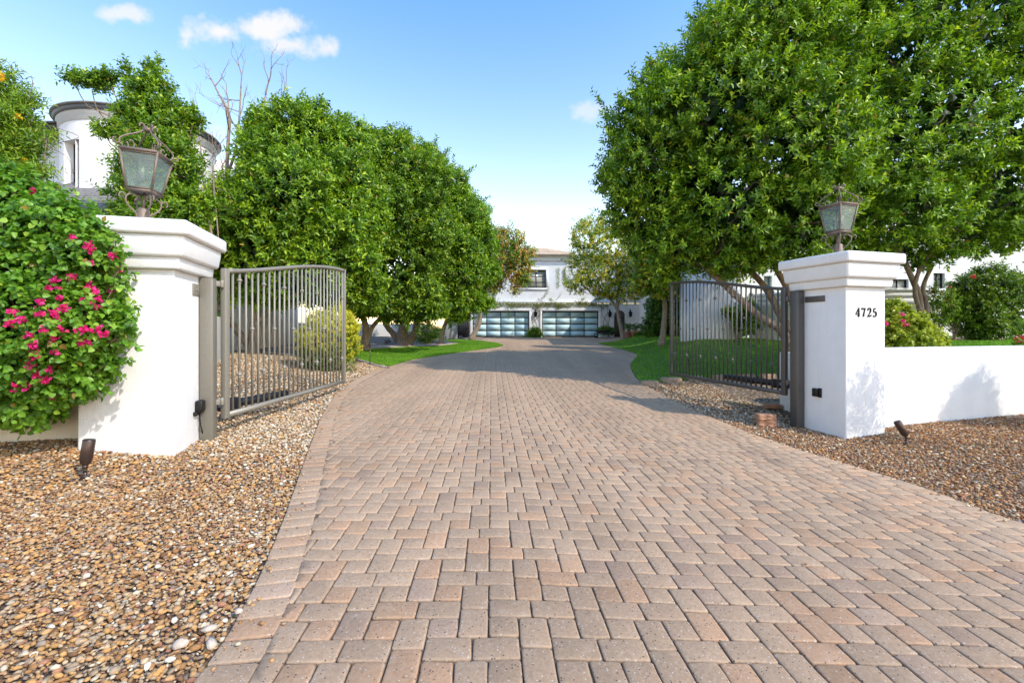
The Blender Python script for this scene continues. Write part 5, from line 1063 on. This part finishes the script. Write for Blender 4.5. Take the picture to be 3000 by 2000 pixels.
# potted sago palms
def palm_pot(px, Yp, w, h, label):
    x = W(px, 1, Yp)[0]; z = float(G(x, Yp)); t = thing('potted_palm', label, 'potted plant', (x, Yp, z), 'potted sago palms beside the arched door')
    m = MB(); lathe(m, (x, Yp, z), [(w*.32,0),(w*.36,.03),(w*.47,h*.82),(w*.53,h*.84),(w*.53,h*.98),(w*.46,h),(w*.44,h*.9)], 24); m.build('pot', M['terra'], t, smooth=False)
    m = MB(); lathe(m, (x, Yp, z+h*.85), [(.14,0),(.16,.12),(.12,.3),(.05,.34)], 10); m.build('trunk', M['bark'], t)
    r2 = np.random.default_rng(int(px)); m = MB(); n = 22
    for i in range(n):
        a = i*2.4; e = r2.uniform(.15, 1.1); L = r2.uniform(.6, .85); k = 14; s_ = np.linspace(0, 1, k); o = np.array([x, Yp, z+h*.85+.3])
        P = o + np.c_[np.cos(a)*np.cos(e*(1-.6*s_))*L*s_, np.sin(a)*np.cos(e*(1-.6*s_))*L*s_, np.sin(e)*L*s_ - .5*L*s_**2.2*(1.1-e*.5)]
        T = nrm(np.gradient(P, axis=0)); sd = nrm(np.cross(T, [0,0,1])); upv = np.cross(sd, T)
        for q in (-1, 1): Pq = np.repeat(P[2:], 2, 0); leaf_geo(m, Pq, np.repeat(sd[2:]*q*.9 + T[2:]*.55, 2, 0) + r2.normal(0, .08, Pq.shape), np.repeat(upv[2:], 2, 0), np.full(len(Pq), .16)*np.repeat(np.sin(np.pi*np.clip(s_[2:], .1, .97))**.5, 2), np.full(len(Pq), .03), np.tile(MG*.9, (len(Pq), 1))*r2.uniform(.6, 1.3, (len(Pq), 1)))
        tube(m, P, .008, 4, C=MG)
    m.build('fronds', M['leafdull'], t)
palm_pot(1842, 35.6, .62, .55, 'leftmost and smallest of the three terracotta potted palms by the arched door'); palm_pot(1862, 34.6, .72, .62, 'middle terracotta potted palm by the arched door'); palm_pot(1884, 33.8, .86, .68, 'rightmost and widest terracotta potted palm by the arched door')
# wheelbarrow
WB = thing('wheelbarrow', 'dark tipped wheelbarrow with green handles right of the garage door', 'wheelbarrow', (*W(1769, 985, 36.4)[:2], .78)); wx, wy = W(1769, 985, 36.4)[:2]
m = MB(); prof = [(.30,0),(.52,.26),(.56,.28),(.50,.27),(.27,.03)]; n = 24; V = np.concatenate([np.c_[wx+r*1.35*np.cos(np.arange(n)*2*math.pi/n), wy+r*.7*np.sin(np.arange(n)*2*math.pi/n), np.full(n, 1.08+z)] for r, z in prof]); m.add(V, [np.array([(i*n+j, i*n+(j+1) % n, (i+1)*n+(j+1) % n, (i+1)*n+j) for i in range(4) for j in range(n)]), np.array([list(range(n))])]); m.build('tray', M['black'], WB)
m = MB(); th = np.linspace(0, 2*math.pi, 20); tube(m, np.c_[wx-.62+.16*np.cos(th), np.full(20, wy), .97+.16*np.sin(th)], .04, 8); m.build('wheel', M['black'], WB)
for s_ in (-.2, .2):
    m = MB(); tube(m, [(wx-.6, wy+s_*.4, .97), (wx+.1, wy+s_, 1.1), (wx+.9, wy+s_*1.2, 1.42)], .022, 6); m.build('handle', M['hose'], WB)
    m = MB(); tube(m, [(wx+.35, wy+s_, 1.12), (wx+.42, wy+s_, .80)], .02, 6); m.build('leg', M['black'], WB)
# small dark rocks on the gravel bed behind the left lawn
for i, (px, py) in enumerate(((1135,1003), (1262,1003), (1240,1003), (1350,990), (1160,999))):
    x, y = Gp(px, py); m = MB(); stones(m, np.array([x]), np.array([y]), np.array([.45]), np.array([[.22,.19,.17]]), lambda a, b: G(a, b) + .02); tagp(m.build('rock', M['stone']), 'dark grey rock in the gravel bed behind the left lawn', 'rock', 'rocks in the left gravel bed')
# shrub standing to the right of the frame whose shadow falls on the low white wall
shrub('oleander_shrub', 'tall spiky oleander shrub growing right of the frame before the low wall', (11.8, 6.6, -.2), [], 0, 90) if False else None
OS = thing('oleander_shrub', 'spiky oleander shrub beside the entrance in the gravel to the right', 'shrub', (11.6, 6.5, -.2))
lo_ = np.array([(11.6,6.5,1.5,.8,.7,.8), (12.1,6.3,2.4,.8,.7,.8), (11.1,6.7,2.5,.6,.5,.7), (11.8,6.4,3.3,.6,.5,.6), (12.6,6.1,2.6,.8,.7,.9), (10.5,6.9,2.2,.4,.35,.5), (13.2,5.9,2.0,.8,.6,1.0), (10.7,6.8,1.3,.45,.4,.6)])
crown(OS, lo_, 1900, per=12, LL=.13, LW=.022, TL=.3, up=.7, name='foliage', seed=91, keepback=1, core=True, mat='leafdull'); m = MB()
for l in lo_: P = branch_path((11.6,6.5,-.25), l[:3], r_, .1, 6); tube(m, P, np.linspace(.03, .01, len(P)), 6)
m.build('stems', M['bark'], OS)
YT = thing('young_tree', 'slender young tree with a small open crown right of the frame before the right pillar', 'tree', (8.0, 6.0, -.3))
ly_ = np.array([(7.75,6.2,2.35,.38,.3,.35), (7.9,6.0,2.75,.4,.35,.3), (8.1,6.1,2.1,.3,.3,.3), (8.0,5.9,3.1,.25,.25,.25)])
crown(YT, ly_, 210, per=9, LL=.07, LW=.035, TL=.2, seed=95, core=False, shell=(.2,1.1), spread=.9, keepback=1); m = MB()
tube(m, spline([(8.0,6.0,-.4), (8.02,6.02,.8), (7.96,6.0,1.7), (7.95,6.0,2.6)], 14), np.linspace(.045, .018, len(spline([(8.0,6.0,-.4), (8.02,6.02,.8), (7.96,6.0,1.7), (7.95,6.0,2.6)], 14))), 8)
for l in ly_: P = branch_path((7.96,6.0,1.7), l[:3], r_, .1, 6); tube(m, P, np.linspace(.016, .006, len(P)), 6)
m.build('trunk', M['bark'], YT)
# fallen leaves scattered over paving and gravel
m = MB(); rl = np.random.default_rng(33); n = 150; x = rl.uniform(-5, 8, n); y = rl.uniform(2, 24, n); z = G(x, y) + .008
c = np.array([(.45,.30,.04),(.30,.13,.04),(.12,.16,.03),(.5,.02,.1)])[rl.choice(4, n, p=[.45,.35,.15,.05])]
leaf_geo(m, np.c_[x, y, z], np.c_[rl.normal(size=(n, 2)), rl.normal(0, .15, n)], np.tile([0,0,1.], (n, 1))+rl.normal(0, .2, (n, 3)), rl.uniform(.025, .06, n), rl.uniform(.012, .03, n), c)
tagp(m.build('fallen_leaves', M['leafdull']), 'tiny dry leaves and petals scattered over the paving and gravel', 'leaves', kind='stuff')
# ------------------------------------------------------------------ light, sky, camera
EL, PHI = R(43), R(55)
sd = Vector((math.cos(EL)*math.sin(PHI), -math.cos(EL)*math.cos(PHI), math.sin(EL)))
ld = bpy.data.lights.new('sun', 'SUN'); ld.energy = 4.3; ld.angle = R(.5); ld.color = (1, .91, .78)
lo = bpy.data.objects.new('sun', ld); COL.objects.link(lo); lo.rotation_euler = sd.to_track_quat('Z', 'Y').to_euler(); lo.location = (30, -20, 30)
w = bpy.data.worlds.new('World'); S.world = w; w.use_nodes = True; nt = w.node_tree; nt.nodes.clear()
class WN(NT):
    def __init__(s, t): s.t = t
q = WN(nt); out = q.n('ShaderNodeOutputWorld'); bg = q.n('ShaderNodeBackground'); sky = q.n('ShaderNodeTexSky', sky_type='NISHITA'); sky.sun_disc = False; sky.sun_elevation = EL; sky.sun_rotation = math.pi - PHI
sky.air_density = 1.0; sky.dust_density = .6; sky.ozone_density = 1.2; sky.altitude = 300
tc_ = q.n('ShaderNodeTexCoord'); sp = q.n('ShaderNodeSeparateXYZ'); q.l(tc_.outputs['Generated'], sp.inputs[0])
def MA(op, a, b=None, c=None):
    n = q.n('ShaderNodeMath', operation=op)
    for i, v in enumerate((a, b, c)):
        if v is None: continue
        if hasattr(v, 'is_linked'): q.l(v, n.inputs[i])
        else: n.inputs[i].default_value = v
    return n.outputs[0]
yy = MA('MAXIMUM', sp.outputs[1], .05); u = MA('DIVIDE', sp.outputs[0], yy); v = MA('DIVIDE', sp.outputs[2], yy)
nz1 = noise(q, tc_.outputs['Generated'], 9, 6, .62); nz2 = noise(q, tc_.outputs['Generated'], 26, 5, .6)
mask = None
for (cpx, cpy, rx, ry, st_) in ((355,42,120,34,.8), (650,95,110,58,1), (780,85,150,55,1), (860,130,150,38,.9), (1725,325,110,34,.55), (620,390,100,60,.8)):
    du = MA('DIVIDE', MA('SUBTRACT', u, (cpx-1500)/F), rx/F); dv = MA('DIVIDE', MA('SUBTRACT', v, (HY-cpy)/F), ry/F)
    d = MA('SQRT', MA('ADD', MA('MULTIPLY', du, du), MA('MULTIPLY', dv, dv)))
    e = MA('ADD', MA('SUBTRACT', 1.05, d), MA('MULTIPLY', MA('SUBTRACT', nz1, .5), 2.6)); e = MA('ADD', e, MA('MULTIPLY', MA('SUBTRACT', nz2, .5), 2.0))
    mr = q.n('ShaderNodeMapRange', interpolation_type='SMOOTHSTEP'); q.l(e, mr.inputs[0]); mr.inputs[1].default_value = .05; mr.inputs[2].default_value = 1.0; mr.inputs[4].default_value = st_
    mask = mr.outputs[0] if mask is None else MA('MAXIMUM', mask, mr.outputs[0])
SKYM = q.n('ShaderNodeMix', data_type='RGBA', blend_type='MULTIPLY'); SKYM.inputs[0].default_value = 1; q.l(sky.outputs[0], SKYM.inputs[6]); 
elr = q.n('ShaderNodeMapRange'); q.l(sp.outputs[2], elr.inputs[0]); elr.inputs[1].default_value = 0; elr.inputs[2].default_value = .62
q.l(ramp(q, elr.outputs[0], [(0, (3.5/4,2.55/4,1.75/4)), (.25, (3.3/4,2.6/4,1.95/4)), (.6, (2.25/4,2.25/4,2.2/4)), (1, (1.25/4,1.9/4,2.5/4))]), SKYM.inputs[7])
sk4 = mix(q, SKYM.outputs[2], (4.9, 4.85, 4.8), 1.0, 'MULTIPLY'); cl = mix(q, sk4, (6.5, 6.5, 6.6), mask); q.l(cl, bg.inputs['Color']); bg.inputs['Strength'].default_value = .15; q.l(bg.outputs[0], out.inputs[0])
cam = bpy.data.cameras.new('camera'); cam.sensor_width = 36; cam.lens = 16; cam.shift_y = -37/3000; cam.clip_end = 3000; cam.clip_start = .05
co = bpy.data.objects.new('camera', cam); COL.objects.link(co); co.location = (0, 0, EYE); co.rotation_euler = (R(90), 0, 0); S.camera = co
S.render.engine = 'CYCLES'; S.render.resolution_x = 1024; S.render.resolution_y = 682
S.view_settings.view_transform = 'Standard'; S.view_settings.look = 'None'; S.view_settings.exposure = 0
S.cycles.max_bounces = 8; S.cycles.transparent_max_bounces = 12
